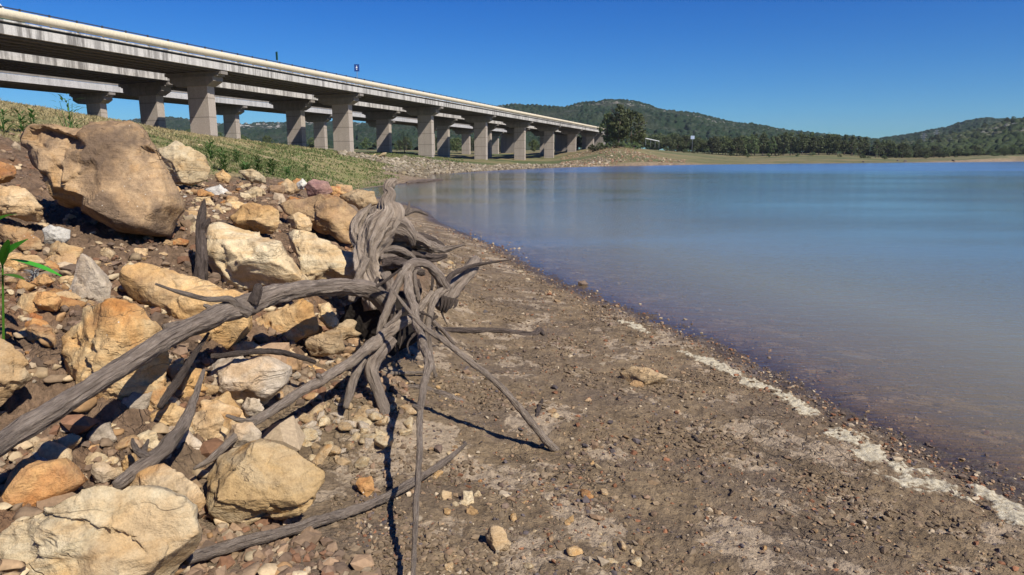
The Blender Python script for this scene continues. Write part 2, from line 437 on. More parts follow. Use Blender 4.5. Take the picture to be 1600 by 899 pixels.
dd = np.repeat((1 - np.exp(-wd * .16))[:, None], 3, 1)
used = np.unique(WF); remap = np.zeros(len(WXY), int); remap[used] = np.arange(len(used))
wtr = mk('lake_water', np.column_stack([WXY[used], np.zeros(len(used))]), remap[WF], water_mat(), None, True, None, {'depth': dd[used], 'ripple': np.repeat((sstep(58, 82, np.hypot(*WXY.T) + 14 * fbm(p2(WXY[:, 0], WXY[:, 1] * 2.5, .02), 3)) * (.5 + .5 * sstep(-.3, .2, fbm(p2(WXY[:, 0] * .3, WXY[:, 1], .03, 4), 2))))[:, None], 3, 1)[used]})
tag(wtr, kind='structure')

# ------------------------------------------------------------------ icosphere templates
_ico = {}
def ico(sub):
    if sub not in _ico:
        import bmesh
        bm = bmesh.new(); bmesh.ops.create_icosphere(bm, subdivisions=sub, radius=1.0)
        v = np.array([p.co[:] for p in bm.verts]); f = np.array([[q.index for q in p.verts] for p in bm.faces]); bm.free()
        _ico[sub] = (v, f)
    return _ico[sub]

# ------------------------------------------------------------------ boulders
def boulder(name, label, pal, Y, poly, D=.85, seed=0, cat='rock', group='boulders of the rubble bank', sub=5, facets=8, strata=1.0, dents=()):
    rg = np.random.default_rng(seed + 100)
    poly = np.array(poly, float)
    a = poly; b = np.roll(poly, -1, 0); cr = a[:, 0] * b[:, 1] - b[:, 0] * a[:, 1]
    uc, vc = ((a + b) * cr[:, None]).sum(0) / (3 * cr.sum())
    P = at(uc, vc, Y); k = depth_of(P) / FP
    # outline as seen from the standing point -> radius per direction, metres
    off = np.column_stack([(poly[:, 0] - uc) * k, -(poly[:, 1] - vc) * k])
    dens = []
    for p, q in zip(off, np.roll(off, -1, 0)):
        for t in np.linspace(0, 1, 12, endpoint=False): dens.append(p * (1 - t) + q * t)
    dens = np.array(dens); th = np.arctan2(dens[:, 1], dens[:, 0]); rd = np.hypot(dens[:, 0], dens[:, 1])
    o = np.argsort(th); th, rd = th[o], rd[o]
    rm = rd.mean()
    v, f = ico(sub); q = v.copy()
    q[:, 2] = np.sign(q[:, 2]) * np.abs(q[:, 2]) ** .7
    for i in range(facets + 6):
        n = rg.normal(size=3); n[2] = abs(n[2]) + .45; n /= np.linalg.norm(n)
        if i % 3 == 2: n[2] *= -1
        h = rg.uniform(.47, .73) + .17 * (1 - abs(n[2])); e = q @ n - h; m = e > 0
        q[m] -= e[m, None] * n
    rho = np.hypot(q[:, 0], q[:, 1]); ang = np.arctan2(q[:, 1], q[:, 0])
    Rr = np.interp(ang, np.concatenate([th - 2 * np.pi, th, th + 2 * np.pi]), np.tile(rd, 3))
    lam = np.clip(rho * 1.15, 0, 1); Rr = Rr * lam + rm * (1 - lam)
    # relief
    w = np.column_stack([np.cos(ang) * Rr * rho, np.sin(ang) * Rr * rho, q[:, 2] * D * rm])
    s0 = w / rm + rg.uniform(0, 50)
    sn = rg.normal(size=3); sn[1] += 1.2; sn /= np.linalg.norm(sn)
    lay = (w @ sn) / rm * 3.2 + 1.1 * fbm(s0 * .9, 3)
    st = lay - np.floor(lay); st = sstep(0, .2, st) - st
    rid = 1 - np.abs(fbm(s0 * 1.6 + 9, 4)) * 2
    # chipped facets: nearest chip centre decides the tilt of each patch
    kc = 34; cc = rg.normal(size=(kc, 3)); cc /= np.linalg.norm(cc, axis=1)[:, None]; cc *= np.array([1, 1, D]); cv = rg.normal(size=(kc, 3)); co_ = rg.normal(size=kc) * .02
    wn = w / rm + .10 * np.column_stack([fbm(s0 * 2.2 + a_, 3) for a_ in (1, 21, 41)])
    ci = ((wn[:, None] - cc[None]) ** 2).sum(-1).argmin(1)
    chip = ((wn - cc[ci]) * cv[ci]).sum(1) * .085 + co_[ci] * 1.4
    disp = rm * (chip + .035 * fbm(s0 * 1.3, 3) + .055 * strata * st * sstep(-.1, .3, fbm(s0 * .8 + 5, 2)) + .022 * rid + .015 * fbm(s0 * 6, 4, .6))
    nrm = w / (np.linalg.norm(w, axis=1)[:, None] + 1e-9)
    edge = 1 - .55 * sstep(.85, 1.0, rho)
    w = w + nrm * (disp * edge)[:, None]
    for du, dv, ru, rv, an, dp_ in dents:
        X = w[:, 0] / k + uc - du; Yy = -w[:, 1] / k + vc - dv; X, Yy = X * math.cos(an) + Yy * math.sin(an), -X * math.sin(an) + Yy * math.cos(an)
        mm = 1 - (X / ru) ** 2 - (Yy / rv) ** 2 + .55 * fbm(s0 * 2.5 + 3, 4)
        w[:, 2] -= dp_ * rm * sstep(0, .35, mm) * (w[:, 2] > 0)
    W = P + w[:, :1] * CX + w[:, 1:2] * CU - w[:, 2:3] * CF
    base = np.array([P[0], P[1], W[:, 2].min()])
    ob = mk(name, W, f, ROCK[pal], None, True, None, None, base)
    return tag(ob, label, cat, group)

BL = [
 ('boulder', 'huge brown weathered boulder with dark hollow at its upper corner', 'weathered', 4.6, [(11,209),(23,188),(68,179),(136,177),(178,176),(204,186),(227,209),(249,258),(268,304),(273,322),(261,349),(257,368),(242,370),(212,366),(178,357),(151,349),(121,338),(87,322),(72,304),(49,277),(30,254),(17,236)], .75),
 ('boulder', 'pale cracked boulder in the grass just right of the huge brown boulder', 'cream', 7.0, [(236,226),(262,219),(287,219),(300,226),(318,244),(327,262),(318,280),(296,288),(262,285),(250,270)], .8),
 ('boulder', 'tan layered boulder wedged under the left end of the huge brown boulder', 'tan', 4.2, [(-30,290),(0,287),(34,288),(57,304),(76,326),(72,338),(49,347),(0,342),(-30,340)], .8),
 ('boulder', 'small dark red-brown boulder above the tan layered boulder at the picture edge', 'rust', 5.2, [(-25,253),(0,252),(15,258),(23,277),(19,289),(-20,291)], .8),
 ('boulder', 'upright pale grey pointed stone standing like a fang', 'grey', 3.45, [(130,396),(144,406),(159,425),(174,447),(184,472),(182,490),(150,500),(115,498),(106,478),(114,442),(122,412)], .6),
 ('boulder', 'bright orange block with a flat face behind the thick grey branch', 'orange', 2.8, [(76,545),(91,526),(121,503),(125,484),(151,473),(212,469),(234,477),(257,507),(265,537),(266,567),(257,590),(261,632),(265,650),(246,666),(212,677),(181,669),(155,654),(147,643),(125,632),(94,620),(79,590)], .6),
 ('boulder', 'tan boulder cut by the picture edge beside the orange block', 'tan', 2.55, [(-45,530),(0,526),(23,526),(45,541),(49,560),(38,590),(19,624),(4,647),(-45,655)], .8),
 ('boulder', 'long sloping ochre slab behind the twig of the thick branch', 'ochre', 3.65, [(195,440),(205,418),(223,409),(242,413),(287,432),(340,443),(385,462),(392,490),(385,520),(360,545),(320,555),(290,530),(262,505),(235,485),(205,468)], .7),
 ('boulder', 'big cream boulder with golden stains right of the upright stub', 'cream', 4.45, [(322,350),(340,345),(373,357),(400,357),(427,363),(442,377),(457,407),(480,437),(476,452),(427,462),(400,462),(375,465),(350,450),(330,430),(318,400),(317,370)], .8),
 ('boulder', 'cream slab boulder leaning right towards the upright stump', 'cream', 4.95, [(443,362),(460,356),(482,361),(517,377),(560,397),(574,420),(577,448),(524,452),(487,450),(470,430),(460,405),(447,387)], .8),
 ('boulder', 'large brown boulder with dark underside left of the stump top', 'brown', 6.0, [(437,320),(467,308),(507,302),(534,310),(557,330),(560,350),(562,367),(550,382),(534,380),(517,369),(494,362),(474,346),(447,335)], .8),
 ('boulder', 'orange-brown boulder above the big cream boulder', 'ochre', 5.3, [(347,340),(367,320),(397,317),(420,320),(437,330),(442,347),(437,362),(427,369),(400,362),(373,358)], .8),
 ('boulder', 'small cream boulder between the orange-brown and the large brown boulder', 'cream', 5.6, [(448,340),(467,332),(484,337),(492,350),(487,362),(470,364),(453,356)], .8),
 ('boulder', 'ochre block in half shade under the arch of the thick branch', 'ochre', 4.05, [(387,505),(420,487),(470,466),(495,470),(503,495),(495,520),(455,535),(400,537),(385,525)], .7),
 ('boulder', 'cream wedge at the right end of the shaded ochre block', 'cream', 4.15, [(493,474),(513,472),(527,490),(528,510),(512,518),(498,502)], .9),
 ('boulder', 'pinkish square block below the cream wedge', 'tan', 4.0, [(478,532),(500,517),(530,515),(538,545),(530,558),(485,557)], .9),
 ('boulder', 'rounded grey-tan boulder crossed by a thin shadow above the long beam', 'grey', 3.2, [(308,585),(325,563),(370,553),(420,558),(450,575),(448,600),(420,625),(380,637),(335,632),(312,612)], .8),
 ('boulder', 'fist-shaped grey-tan stone above the twig of the long beam', 'grey', 3.05, [(374,634),(385,621),(405,622),(413,640),(400,654),(380,652)], .9),
 ('boulder', 'golden front boulder with layered lower edge above the bottom stick', 'golden', 2.4, [(311,750),(318,722),(346,704),(400,690),(453,702),(503,722),(520,736),(531,754),(520,779),(510,793),(467,807),(425,814),(386,828),(364,811),(336,793),(315,765)], .75),
 ('boulder', 'largest pale cream boulder in the bottom corner of the picture', 'cream', 1.85, [(-40,920),(0,850),(26,824),(58,795),(84,770),(124,755),(161,752),(202,764),(245,772),(276,784),(291,801),(301,842),(299,865),(285,899),(262,940),(140,975),(0,975)], .7),
 ('boulder', 'rusty red boulder behind the largest pale boulder', 'rust', 2.12, [(-35,765),(0,752),(20,735),(38,716),(58,724),(95,715),(115,735),(127,757),(100,775),(75,800),(40,840),(0,873),(-35,880)], .75),
 ('boulder', 'tan lumpy boulder between the largest pale boulder and the golden front boulder', 'tan', 2.2, [(180,770),(200,750),(225,732),(250,727),(290,735),(312,752),(320,778),(306,809),(285,818),(235,810),(195,795)], .8),
 ('stone', 'squarish tan stone in shade directly under the orange block', 'tan', 2.6, [(163,692),(205,686),(215,700),(207,716),(180,720),(163,714)], .9),
 ('stone', 'flat tan slab lying under the low end of the thick branch', 'tan', 2.4, [(40,726),(72,696),(115,673),(131,683),(127,695),(98,711),(72,726)], .6),
 ('stone', 'rounded grey stone left of the curved stick butt', 'grey', 2.3, [(139,738),(149,722),(165,719),(189,740),(184,754),(148,757)], .9),
 ('stone', 'ochre pebble-like stone touching the curved stick butt', 'ochre', 2.4, [(183,721),(205,707),(221,718),(216,735),(190,737)], .9),
 ('stone', 'pale tan slab between curved stick and long beam', 'tan', 2.8, [(278,672),(300,645),(340,638),(352,655),(342,690),(305,706),(282,696)], .7),
 ('stone', 'grey slab lying below the long beam', 'grey', 2.68, [(345,690),(360,664),(400,652),(412,672),(405,694),(372,710)], .7),
 ('stone', 'bright white stone lying on bare soil below the huge brown boulder', 'white', 4.1, [(66,357),(80,350),(108,360),(111,374),(95,384),(72,382)], .9),
 ('stone', 'flat brown stone left of the white stone', 'brown', 3.9, [(-20,360),(10,352),(50,358),(77,375),(70,390),(40,393),(0,384)], .7),
 ('stone', 'flat tan stone behind the green leafy plant', 'tan', 3.65, [(-15,408),(20,394),(60,399),(70,412),(35,422),(-10,424)], .7),
 ('stone', 'orange-brown angular stone below the silver sprig', 'rust', 3.2, [(47,471),(58,457),(85,454),(94,470),(86,487),(60,486)], .9),
 ('stone', 'brown stone at the right foot of the huge brown boulder', 'brown', 5.3, [(264,342),(280,325),(308,326),(314,345),(292,367),(268,364)], .9),
 ('stone', 'cream block directly left of the upright stub', 'cream', 4.95, [(281,378),(289,346),(308,340),(320,358),(318,385)], .9),
 ('stone', 'pale cream stone behind the tip of the upright stub', 'cream', 5.9, [(285,327),(300,312),(330,309),(345,330),(322,347)], .9),
 ('stone', 'white slanted slab above the tip of the upright stub', 'white', 6.7, [(318,295),(345,289),(371,312),(367,320),(338,314)], .8),
 ('stone', 'orange stone between white slab and orange-brown boulder', 'orange', 6.0, [(344,320),(364,311),(386,320),(381,332),(352,333)], .9),
 ('stone', 'pink stone at the edge of the grass', 'tan', 8.5, [(436,292),(449,279),(458,285),(463,305),(449,312),(437,304)], .9),
 ('stone', 'purple-red boulder at the far edge of the rubble', 'purple', 8.6, [(477,292),(490,280),(512,284),(521,300),(505,310),(482,308)], .9),
 ('stone', 'tan flat slab behind the stump top', 'tan', 8.8, [(528,307),(560,294),(586,299),(592,318),(560,328)], .7),
 ('stone', 'white-grey stone between pink and purple-red stones', 'white', 9.0, [(463,287),(473,279),(481,288),(475,297),(465,296)], .9),
 ('stone', 'cream slab lying at the foot of the green weeds', 'cream', 9.4, [(372,268),(395,264),(415,277),(418,289),(393,287)], .8),
 ('stone', 'ochre stone left of the cream slab in the weeds', 'ochre', 9.0, [(334,272),(350,264),(361,275),(356,287),(338,286)], .9),
 ('stone', 'small orange stone between huge brown boulder and cracked boulder', 'orange', 6.6, [(265,297),(275,290),(288,298),(286,308),(268,306)], .9),
]
DENT = {0: [(92, 222, 70, 20, .30, .20), (240, 240, 16, 6, .5, .15)], 5: [(160, 545, 16, 9, .2, .08), (110, 520, 30, 8, .9, .08)], 18: [(455, 790, 60, 6, -.25, .10)], 19: [(190, 830, 70, 10, .5, .07), (110, 800, 40, 8, .2, .06)], 8: [(370, 425, 30, 5, 1.0, .10)]}
for i, b in enumerate(BL):
    big = max(p[0] for p in b[4]) - min(p[0] for p in b[4])
    boulder(*b[:6], dents=DENT.get(i, ()), seed=i * 7 + 1, sub=6 if big > 180 else (5 if big > 70 else 4), cat='boulder' if b[0] == 'boulder' else 'stone', group='boulders of the rubble bank' if b[0] == 'boulder' else 'larger stones of the rubble bank')

def hit_rock(label, pal, poly, D=.8, seed=0, sink=.0):
    poly = np.array(poly, float); vb = poly[:, 1].max(); um = poly[:, 0].mean()
    Y = hit(um, vb - 4)[1] + .05
    return boulder('stone', label, pal, Y, poly, D, seed, 'stone', 'stones lying on the mud beach', 4, 7, .6)
for i, (l, p, q) in enumerate([
    ('wide tan rock half sunk in the mud near the water', 'tan', [(965,582),(985,570),(1020,573),(1043,586),(1040,603),(1005,608),(980,604)]),
    ('small brown rock touching the wide half-sunk tan rock', 'brown', [(982,600),(992,594),(1006,598),(1008,608),(995,612),(985,609)]),
    ('egg-shaped tan rock on cracked mud with its shadow beside it', 'tan', [(757,837),(768,820),(785,822),(801,850),(799,867),(775,870),(760,858)]),
    ('pinkish cube-like rock beside the bottom stick', 'rust', [(553,767),(558,748),(580,745),(588,765),(572,783)]),
    ('cream rock of the pair standing upright on the mud', 'cream', [(714,793),(722,768),(738,768),(741,788),(730,800)]),
    ('ochre rock lying in front of the upright cream rock', 'ochre', [(722,803),(735,790),(748,795),(750,812),(735,817),(725,813)]),
    ('tan rock left of the upright cream rock', 'tan', [(681,780),(692,766),(706,770),(706,788),(690,795)]),
    ('dark grey rock alone on the beach', 'dark', [(750,489),(757,484),(766,487),(766,494),(753,495)])]):
    hit_rock(l, p, q, .8, i * 5 + 900)

# ------------------------------------------------------------------ loose stones (individuals)
def stone_mesh(seed, sub=3):
    rg = np.random.default_rng(seed); v, f = ico(sub); q = v.copy()
    for i in range(15):
        n = rg.normal(size=3); n /= np.linalg.norm(n); h = rg.uniform(.45, .78); e = q @ n - h; m = e > 0; q[m] -= e[m, None] * n
    q *= np.array([rg.uniform(.9, 1.25), rg.uniform(.75, 1.0), rg.uniform(.55, .8)])
    q += v * (.07 * fbm(v * 1.4 + seed, 3) + .03 * fbm(v * 5 + seed, 3))[:, None]
    return q, f
SM = [stone_mesh(s) for s in range(14)]
SMESH = {}
def put_stone(P, r, pal, label, group, rg, name='stone'):
    k = int(rg.integers(len(SM)))
    if (k, pal) not in SMESH:
        o = mk(name, SM[k][0], SM[k][1], STONE[pal]); SMESH[k, pal] = o.data
    else:
        o = bpy.data.objects.new(name, SMESH[k, pal]); COL.objects.link(o)
    o.location = (P[0], P[1], P[2] + r * rg.uniform(.1, .4)); o.scale = (r, r, r * rg.uniform(.8, 1.1)); o.rotation_euler = (rg.normal() * .35, rg.normal() * .35, rg.uniform(0, 6.28))
    return tag(o, label, 'stone', group)
CW = {'cream': 'cream', 'tan': 'tan', 'ochre': 'ochre', 'grey': 'grey', 'rust': 'rust-brown', 'brown': 'brown', 'white': 'whitish', 'dark': 'dark', 'orange': 'orange'}
def scatter_px(n, poly, rmin, rmax, pals, desc, group, seed, power=2.2):
    rg = np.random.default_rng(seed); poly = np.array(poly, float); lo, hi = poly.min(0), poly.max(0); c = 0
    while c < n:
        p = rg.uniform(lo, hi)
        if inpoly(p[None], poly)[0] < 0: continue
        P = hit(*p); d = depth_of(P); r = (rmin + (rmax - rmin) * rg.random() ** power) * d / FP
        pal = pals[int(rg.integers(len(pals)))]
        put_stone(P, r, pal, desc % CW[pal], group, rg); c += 1
scatter_px(56, [(455,650),(520,628),(590,640),(648,640),(640,690),(560,735),(520,740),(470,705),(450,690)], 10, 23, ['cream','cream','tan','grey','tan','cream','grey'], 'small %s stone in the pale stone heap at the root foot', 'pale stones heaped at the root foot', 21, 1.5)
scatter_px(16, [(610,560),(700,560),(740,600),(700,640),(620,625)], 5, 12, ['cream','tan','ochre','grey'], 'small %s stone on the mud behind the tall bent stick', 'stones behind the tall bent stick', 22)
scatter_px(40, [(0,390),(110,390),(190,400),(300,380),(300,430),(110,520),(40,640),(0,520)], 6, 17, ['tan','brown','cream','ochre','rust','grey'], 'small %s stone on the soil below the huge brown boulder', 'stones on the soil below the huge boulder', 23)
scatter_px(36, [(0,640),(130,640),(300,560),(460,520),(560,560),(450,650),(330,720),(180,760),(20,760)], 8, 22, ['tan','brown','cream','ochre','grey'], 'loose %s stone wedged in the gaps between the front boulders', 'stones in the gaps of the front boulders', 24)
scatter_px(26, [(265,300),(330,285),(540,290),(560,320),(440,320),(340,345),(280,340)], 5, 14, ['tan','cream','ochre','rust','white','brown'], 'small %s stone at the top edge of the rubble by the grass', 'stones at the top edge of the rubble', 25)
scatter_px(34, [(640,899),(665,745),(960,720),(1000,899)], 5, 14, ['cream','tan','ochre','rust','cream'], 'small %s stone on the cracked mud by the bottom stick', 'stones on the cracked mud by the bottom stick', 28, 1.8)
scatter_px(28, [(560,899),(680,740),(800,560),(900,620),(1300,800),(1500,899)], 3.5, 9, ['cream','tan','ochre','rust','brown','grey','dark'], 'small %s stone scattered on the open mud beach', 'stones scattered on the mud beach', 26, 2.6)
scatter_px(12, [(660,400),(730,410),(690,440),(650,425)], 4, 9, ['cream','ochre','tan'], 'small %s stone beside the far side of the root tangle', 'stones beside the root tangle', 27)

def scatter_boulders(n, poly, rmin, rmax, pals, desc, group, seed):
    rg = np.random.default_rng(seed); poly = np.array(poly, float); lo, hi = poly.min(0), poly.max(0); c = 0
    while c < n:
        p = rg.uniform(lo, hi)
        if inpoly(p[None], poly)[0] < 0: continue
        P = hit(*p); Y = P[1]; d = depth_of(P); r = rg.uniform(rmin, rmax); m = 9
        a = np.sort(rg.uniform(0, 6.28, m)); R0 = r * rg.uniform(.75, 1.15, m); ar = rg.uniform(.6, .9)
        pal = pals[int(rg.integers(len(pals)))]
        boulder('boulder', desc % CW[pal], pal, Y + .04, [(p[0] + math.cos(x) * q * 1.15, p[1] - r * .3 + math.sin(x) * q * ar) for x, q in zip(a, R0)], .8, seed * 31 + c, 'boulder', group, 4); c += 1
scatter_boulders(20, [(0,400),(110,400),(120,520),(60,620),(0,500)], 14, 34, ['tan','brown','rust','ochre'], 'half-buried %s rock on the soil left of the upright grey stone', 'half-buried rocks left of the upright stone', 41)
scatter_boulders(26, [(20,660),(160,670),(280,600),(420,640),(330,700),(200,740),(40,740)], 20, 42, ['tan','cream','ochre','grey'], 'half-hidden %s rock packed between the front boulders', 'rocks packed between the front boulders', 42)
scatter_boulders(18, [(290,520),(480,500),(560,540),(540,590),(460,600),(310,560)], 16, 32, ['tan','brown','ochre'], '%s rock in the shade under the thick branch', 'rocks in the shade under the thick branch', 43)
scatter_boulders(22, [(270,310),(430,290),(560,300),(560,330),(430,320),(330,350)], 9, 18, ['tan','cream','rust','brown'], 'broken %s rock along the upper edge of the rubble', 'rocks along the upper edge of the rubble', 44)
scatter_boulders(12, [(110,400),(280,380),(300,400),(200,420),(130,430)], 8, 14, ['brown','tan'], 'clod-like %s rock on the bare soil under the huge boulder', 'rocks on the bare soil under the huge boulder', 45)

# ------------------------------------------------------------------ gravel / rubble (uncountable)
def tiny_mat(name):
    t = NT(name); c = t.attr('tint').outputs['Color']
    n = t.noise(t.coord('Object'), 60, 3, .6)
    return t.bsdf(t.mix(.6, c, t.ramp(n, [(.3, .65), (.7, 1.3)]), 'MULTIPLY'), .85, None, .25)
TINY = tiny_mat('gravel')
SM2 = [stone_mesh(s, 2) for s in range(20, 32)]
def tiny(name, XYp, rad_, cols, seed, flat=.65, fine=False):
    rg = np.random.default_rng(seed); v, f = ico(2 if fine else 1); n = len(XYp); z = terrain(XYp)
    vs = np.array([q for q, _ in SM2])[rg.integers(len(SM2), size=n)] * 1.1 if fine else v[None] * (1 + rg.normal(size=(n, len(v), 1)) * .24)
    sc3 = rad_[:, None] * np.column_stack([rg.uniform(.8, 1.4, n), rg.uniform(.7, 1.1, n), rg.uniform(flat * .7, flat * 1.2, n)])
    vs = vs * sc3[:, None]
    a = rg.uniform(0, 6.28, n); ca, sa = np.cos(a), np.sin(a)
    tl = rg.normal(size=n) * .5
    ct, st = np.cos(tl), np.sin(tl)
    y1 = vs[:, :, 1] * ct[:, None] - vs[:, :, 2] * st[:, None]; z1 = vs[:, :, 1] * st[:, None] + vs[:, :, 2] * ct[:, None]
    X = vs[:, :, 0] * ca[:, None] - y1 * sa[:, None] + XYp[:, :1]; Yy = vs[:, :, 0] * sa[:, None] + y1 * ca[:, None] + XYp[:, 1:2]
    Z = z1 + (z + rad_ * .25)[:, None]
    Vv = np.stack([X, Yy, Z], -1).reshape(-1, 3)
    Ff = (f[None] + (np.arange(n) * len(v))[:, None, None]).reshape(-1, 3)
    pal = np.array(cols)[rg.integers(len(cols), size=n)] * rg.uniform(.7, 1.25, (n, 1))
    o = mk(name, Vv, Ff, TINY, None, fine, None, {'tint': np.repeat(pal, len(v), 0)})
    return tag(o, kind='stuff')
def polar_pts(n, a0, a1, r0, r1, seed):
    rg = np.random.default_rng(seed); a = np.radians(rg.uniform(a0, a1, n)); r = np.exp(rg.uniform(math.log(r0), math.log(r1), n))
    return np.column_stack([np.sin(a) * r, np.cos(a) * r]), rg
P_, rg = polar_pts(60000, -14, 42, 1.9, 16, 5)
d_ = lake_sd(P_); L_ = rbf(P_)
clump = fbm(p2(P_[:, 0], P_[:, 1], 2.3, 4), 3)
pr = np.where(d_ < .05, .32 * (d_ > -2.0), np.exp(-(d_ - .18) ** 2 / .07) * .9 + .16 + .5 * sstep(.1, .5, clump)) * (L_ < .5)
k = rg.random(len(P_)) < pr
P1 = P_[k][:15000]
tiny('gravel', P1, np.exp(rg.normal(math.log(.0052), .45, len(P1))) * (.75 + .10 * np.hypot(*P1.T)), [(.20,.13,.08), (.26,.17,.10), (.13,.09,.065), (.30,.20,.11), (.22,.10,.05), (.10,.08,.075), (.38,.30,.20), (.17,.12,.085)], 6)
P_, rg = polar_pts(42000, -75, -8, 1.6, 11, 8)
k = (rbf(P_) > .27) & (fbm(p2(P_[:, 0], P_[:, 1], 1.7, 2), 2) > -.25)
P1 = P_[k][:14000]
tiny('rubble', P1, np.exp(rg.normal(math.log(.014), .5, len(P1))), [(.17,.11,.07), (.21,.14,.085), (.26,.17,.10), (.13,.09,.06), (.21,.11,.06), (.33,.25,.16), (.19,.125,.08)], 9, .8)
P_, rg = polar_pts(70000, -16, 42, 1.7, 12, 18)
cl_ = fbm(p2(P_[:, 0], P_[:, 1], 1.6, 7), 4); L_ = rbf(P_); d_ = lake_sd(P_)
m = (d_ > .25) & (L_ < .5) & (rg.random(len(P_)) < sstep(.0, .45, cl_) * .8 + .03)
P1 = P_[m][:9000]
tiny('mud_clods', P1, np.minimum(np.exp(rg.normal(math.log(.0075), .5, len(P1))), .018) * (.8 + .07 * np.hypot(*P1.T)), [(.17,.12,.072), (.20,.142,.085), (.14,.10,.06), (.185,.135,.085), (.16,.11,.068)], 19, .55)
P_, rg = polar_pts(13000, -75, -10, 1.7, 9, 28)
m = (rbf(P_) > .3)
P1 = P_[m][:2100]
tiny('stone_rubble', P1, np.minimum(np.exp(rg.normal(math.log(.026), .4, len(P1))), .06), [(.36,.26,.15), (.42,.31,.18), (.30,.20,.11), (.46,.36,.22), (.34,.20,.09), (.26,.18,.11)], 29, .8, True)
P_, rg = polar_pts(60000, -14, 8, 55, 200, 12)
d_ = lake_sd(P_); m = (d_ > .3) & (d_ < 16 + 6 * fbm(p2(P_[:, 0], P_[:, 1], .08), 2)) & (rg.random(len(P_)) < .45)
m &= ~((inpoly(P_, GPOLY) > 1.5) & (np.hypot(*P_.T) < 66))
P1 = P_[m][:7000]
tiny('bank_rubble', P1, np.minimum(np.exp(rg.normal(math.log(.11), .5, len(P1))), .3), [(.20,.165,.11), (.25,.205,.14), (.165,.13,.085), (.21,.165,.10), (.31,.26,.19)], 13, .8)

P_, rg = polar_pts(9000, 4, 14, 128, 200, 14)
m = (lake_sd(P_) > 1.5) & (fbm(p2(P_[:, 0], P_[:, 1], .05, 3), 2) > -.15)
P1 = P_[m][:2600]
tiny('mound_rubble', P1, np.minimum(np.exp(rg.normal(math.log(.10), .5, len(P1))), .3), [(.25,.16,.10), (.31,.22,.14), (.22,.16,.10), (.36,.29,.2), (.25,.14,.085)], 15, .8)

# ------------------------------------------------------------------ foam crusts
def foam_mat():
    t = NT('foam_crust'); c = t.coord('Object'); n = t.noise(c, 45, 6, .8); e = t.attr('edge').outputs['Fac']; g_ = t.noise(c, 170, 3, .7)
    foamc = t.ramp(n, [(.34, (.30, .24, .15)), (.5, (.46, .40, .28)), (.66, (.60, .54, .41))])
    foamc = t.mix(.6, foamc, t.ramp(g_, [(.3, .55), (.6, 1.15)]), 'MULTIPLY')
    k = t.ramp(t.math('ADD', t.math('MULTIPLY', e, .9), t.math('MULTIPLY', t.math('SUBTRACT', n, .5), 1.6)), [(.22, 0.), (.48, 1.)])
    col = t.mix(k, t.ramp(g_, [(.3, (.11, .08, .05)), (.6, (.22, .16, .10))]), foamc)
    return t.bsdf(col, .92, t.bump(t.math('ADD', n, g_), .6, .012), .2)
FOAM = foam_mat()
def foam(u, v, lu, lv, label, seed):
    C0 = hit(u, v); a = hit(u - lu, v - lu * .52)[:2]; b = hit(u + lu, v + lu * .52)[:2]
    ax = (b - a) / 2; hl = np.linalg.norm(ax); ax /= hl; nx = np.array([-ax[1], ax[0]])
    wv = abs(hit(u, v - lv)[1] - hit(u, v + lv)[1]) / 2 * .75
    nu, nv = 90, 44; gu, gv = np.meshgrid(np.linspace(-1.15, 1.15, nu), np.linspace(-1.3, 1.3, nv))
    xy = C0[:2] + gu.reshape(-1, 1) * hl * ax + gv.reshape(-1, 1) * wv * nx
    nz = fbm(p2(xy[:, 0], xy[:, 1], 6, seed), 3); nf = fbm(p2(xy[:, 0], xy[:, 1], 40, seed), 3)
    m = .95 - gu.ravel() ** 2 - gv.ravel() ** 2 + 1.4 * nz + .5 * nf
    z = terrain(xy) + .002 + .007 * sstep(0, .7, m) + .003 * nf * sstep(0, .5, m) - .006 * (1 - sstep(-.15, .15, m))
    i, j = np.meshgrid(np.arange(nv - 1), np.arange(nu - 1), indexing='ij')
    Fq = np.stack([i * nu + j, i * nu + j + 1, (i + 1) * nu + j + 1, (i + 1) * nu + j], -1).reshape(-1, 4)
    Fq = Fq[m[Fq].max(1) > .0]
    us = np.unique(Fq); rm = np.zeros(len(xy), int); rm[us] = np.arange(len(us))
    Vf = np.column_stack([xy, z])[us]
    o = mk('foam_crust', Vf, rm[Fq], FOAM, None, True, None, {'edge': np.repeat(sstep(-.1, 1.1, m)[us][:, None], 3, 1)}, (C0[0], C0[1], C0[2]))
    tag(o, label, 'foam', 'dried foam crusts along the waterline')
for i, f in enumerate([(990, 511, 22, 6, 'small far patch of cream foam crust on the waterline'), (1095, 560, 30, 9, 'rounded patch of cream foam crust above the half-sunk tan rock'),
        (1132, 579, 20, 7, 'short cream foam crust just below the rounded foam patch'), (1190, 607, 38, 9, 'thin broken foam crust midway along the waterline'),
        (1248, 638, 28, 9, 'bright cream foam crust at the bend of the waterline'), (1330, 688, 38, 14, 'cream foam crust touching the widest foam patch'),
        (1405, 735, 72, 22, 'widest cream foam patch on the beach'), (1480, 768, 36, 9, 'thin grey foam crust between the widest and the last patch'), (1568, 802, 62, 13, 'last foam crust running out of the picture edge')]):
    foam(*f[:2], f[2], f[3] * (.7 + .09 * i), f[4], seed=i * 3.7)

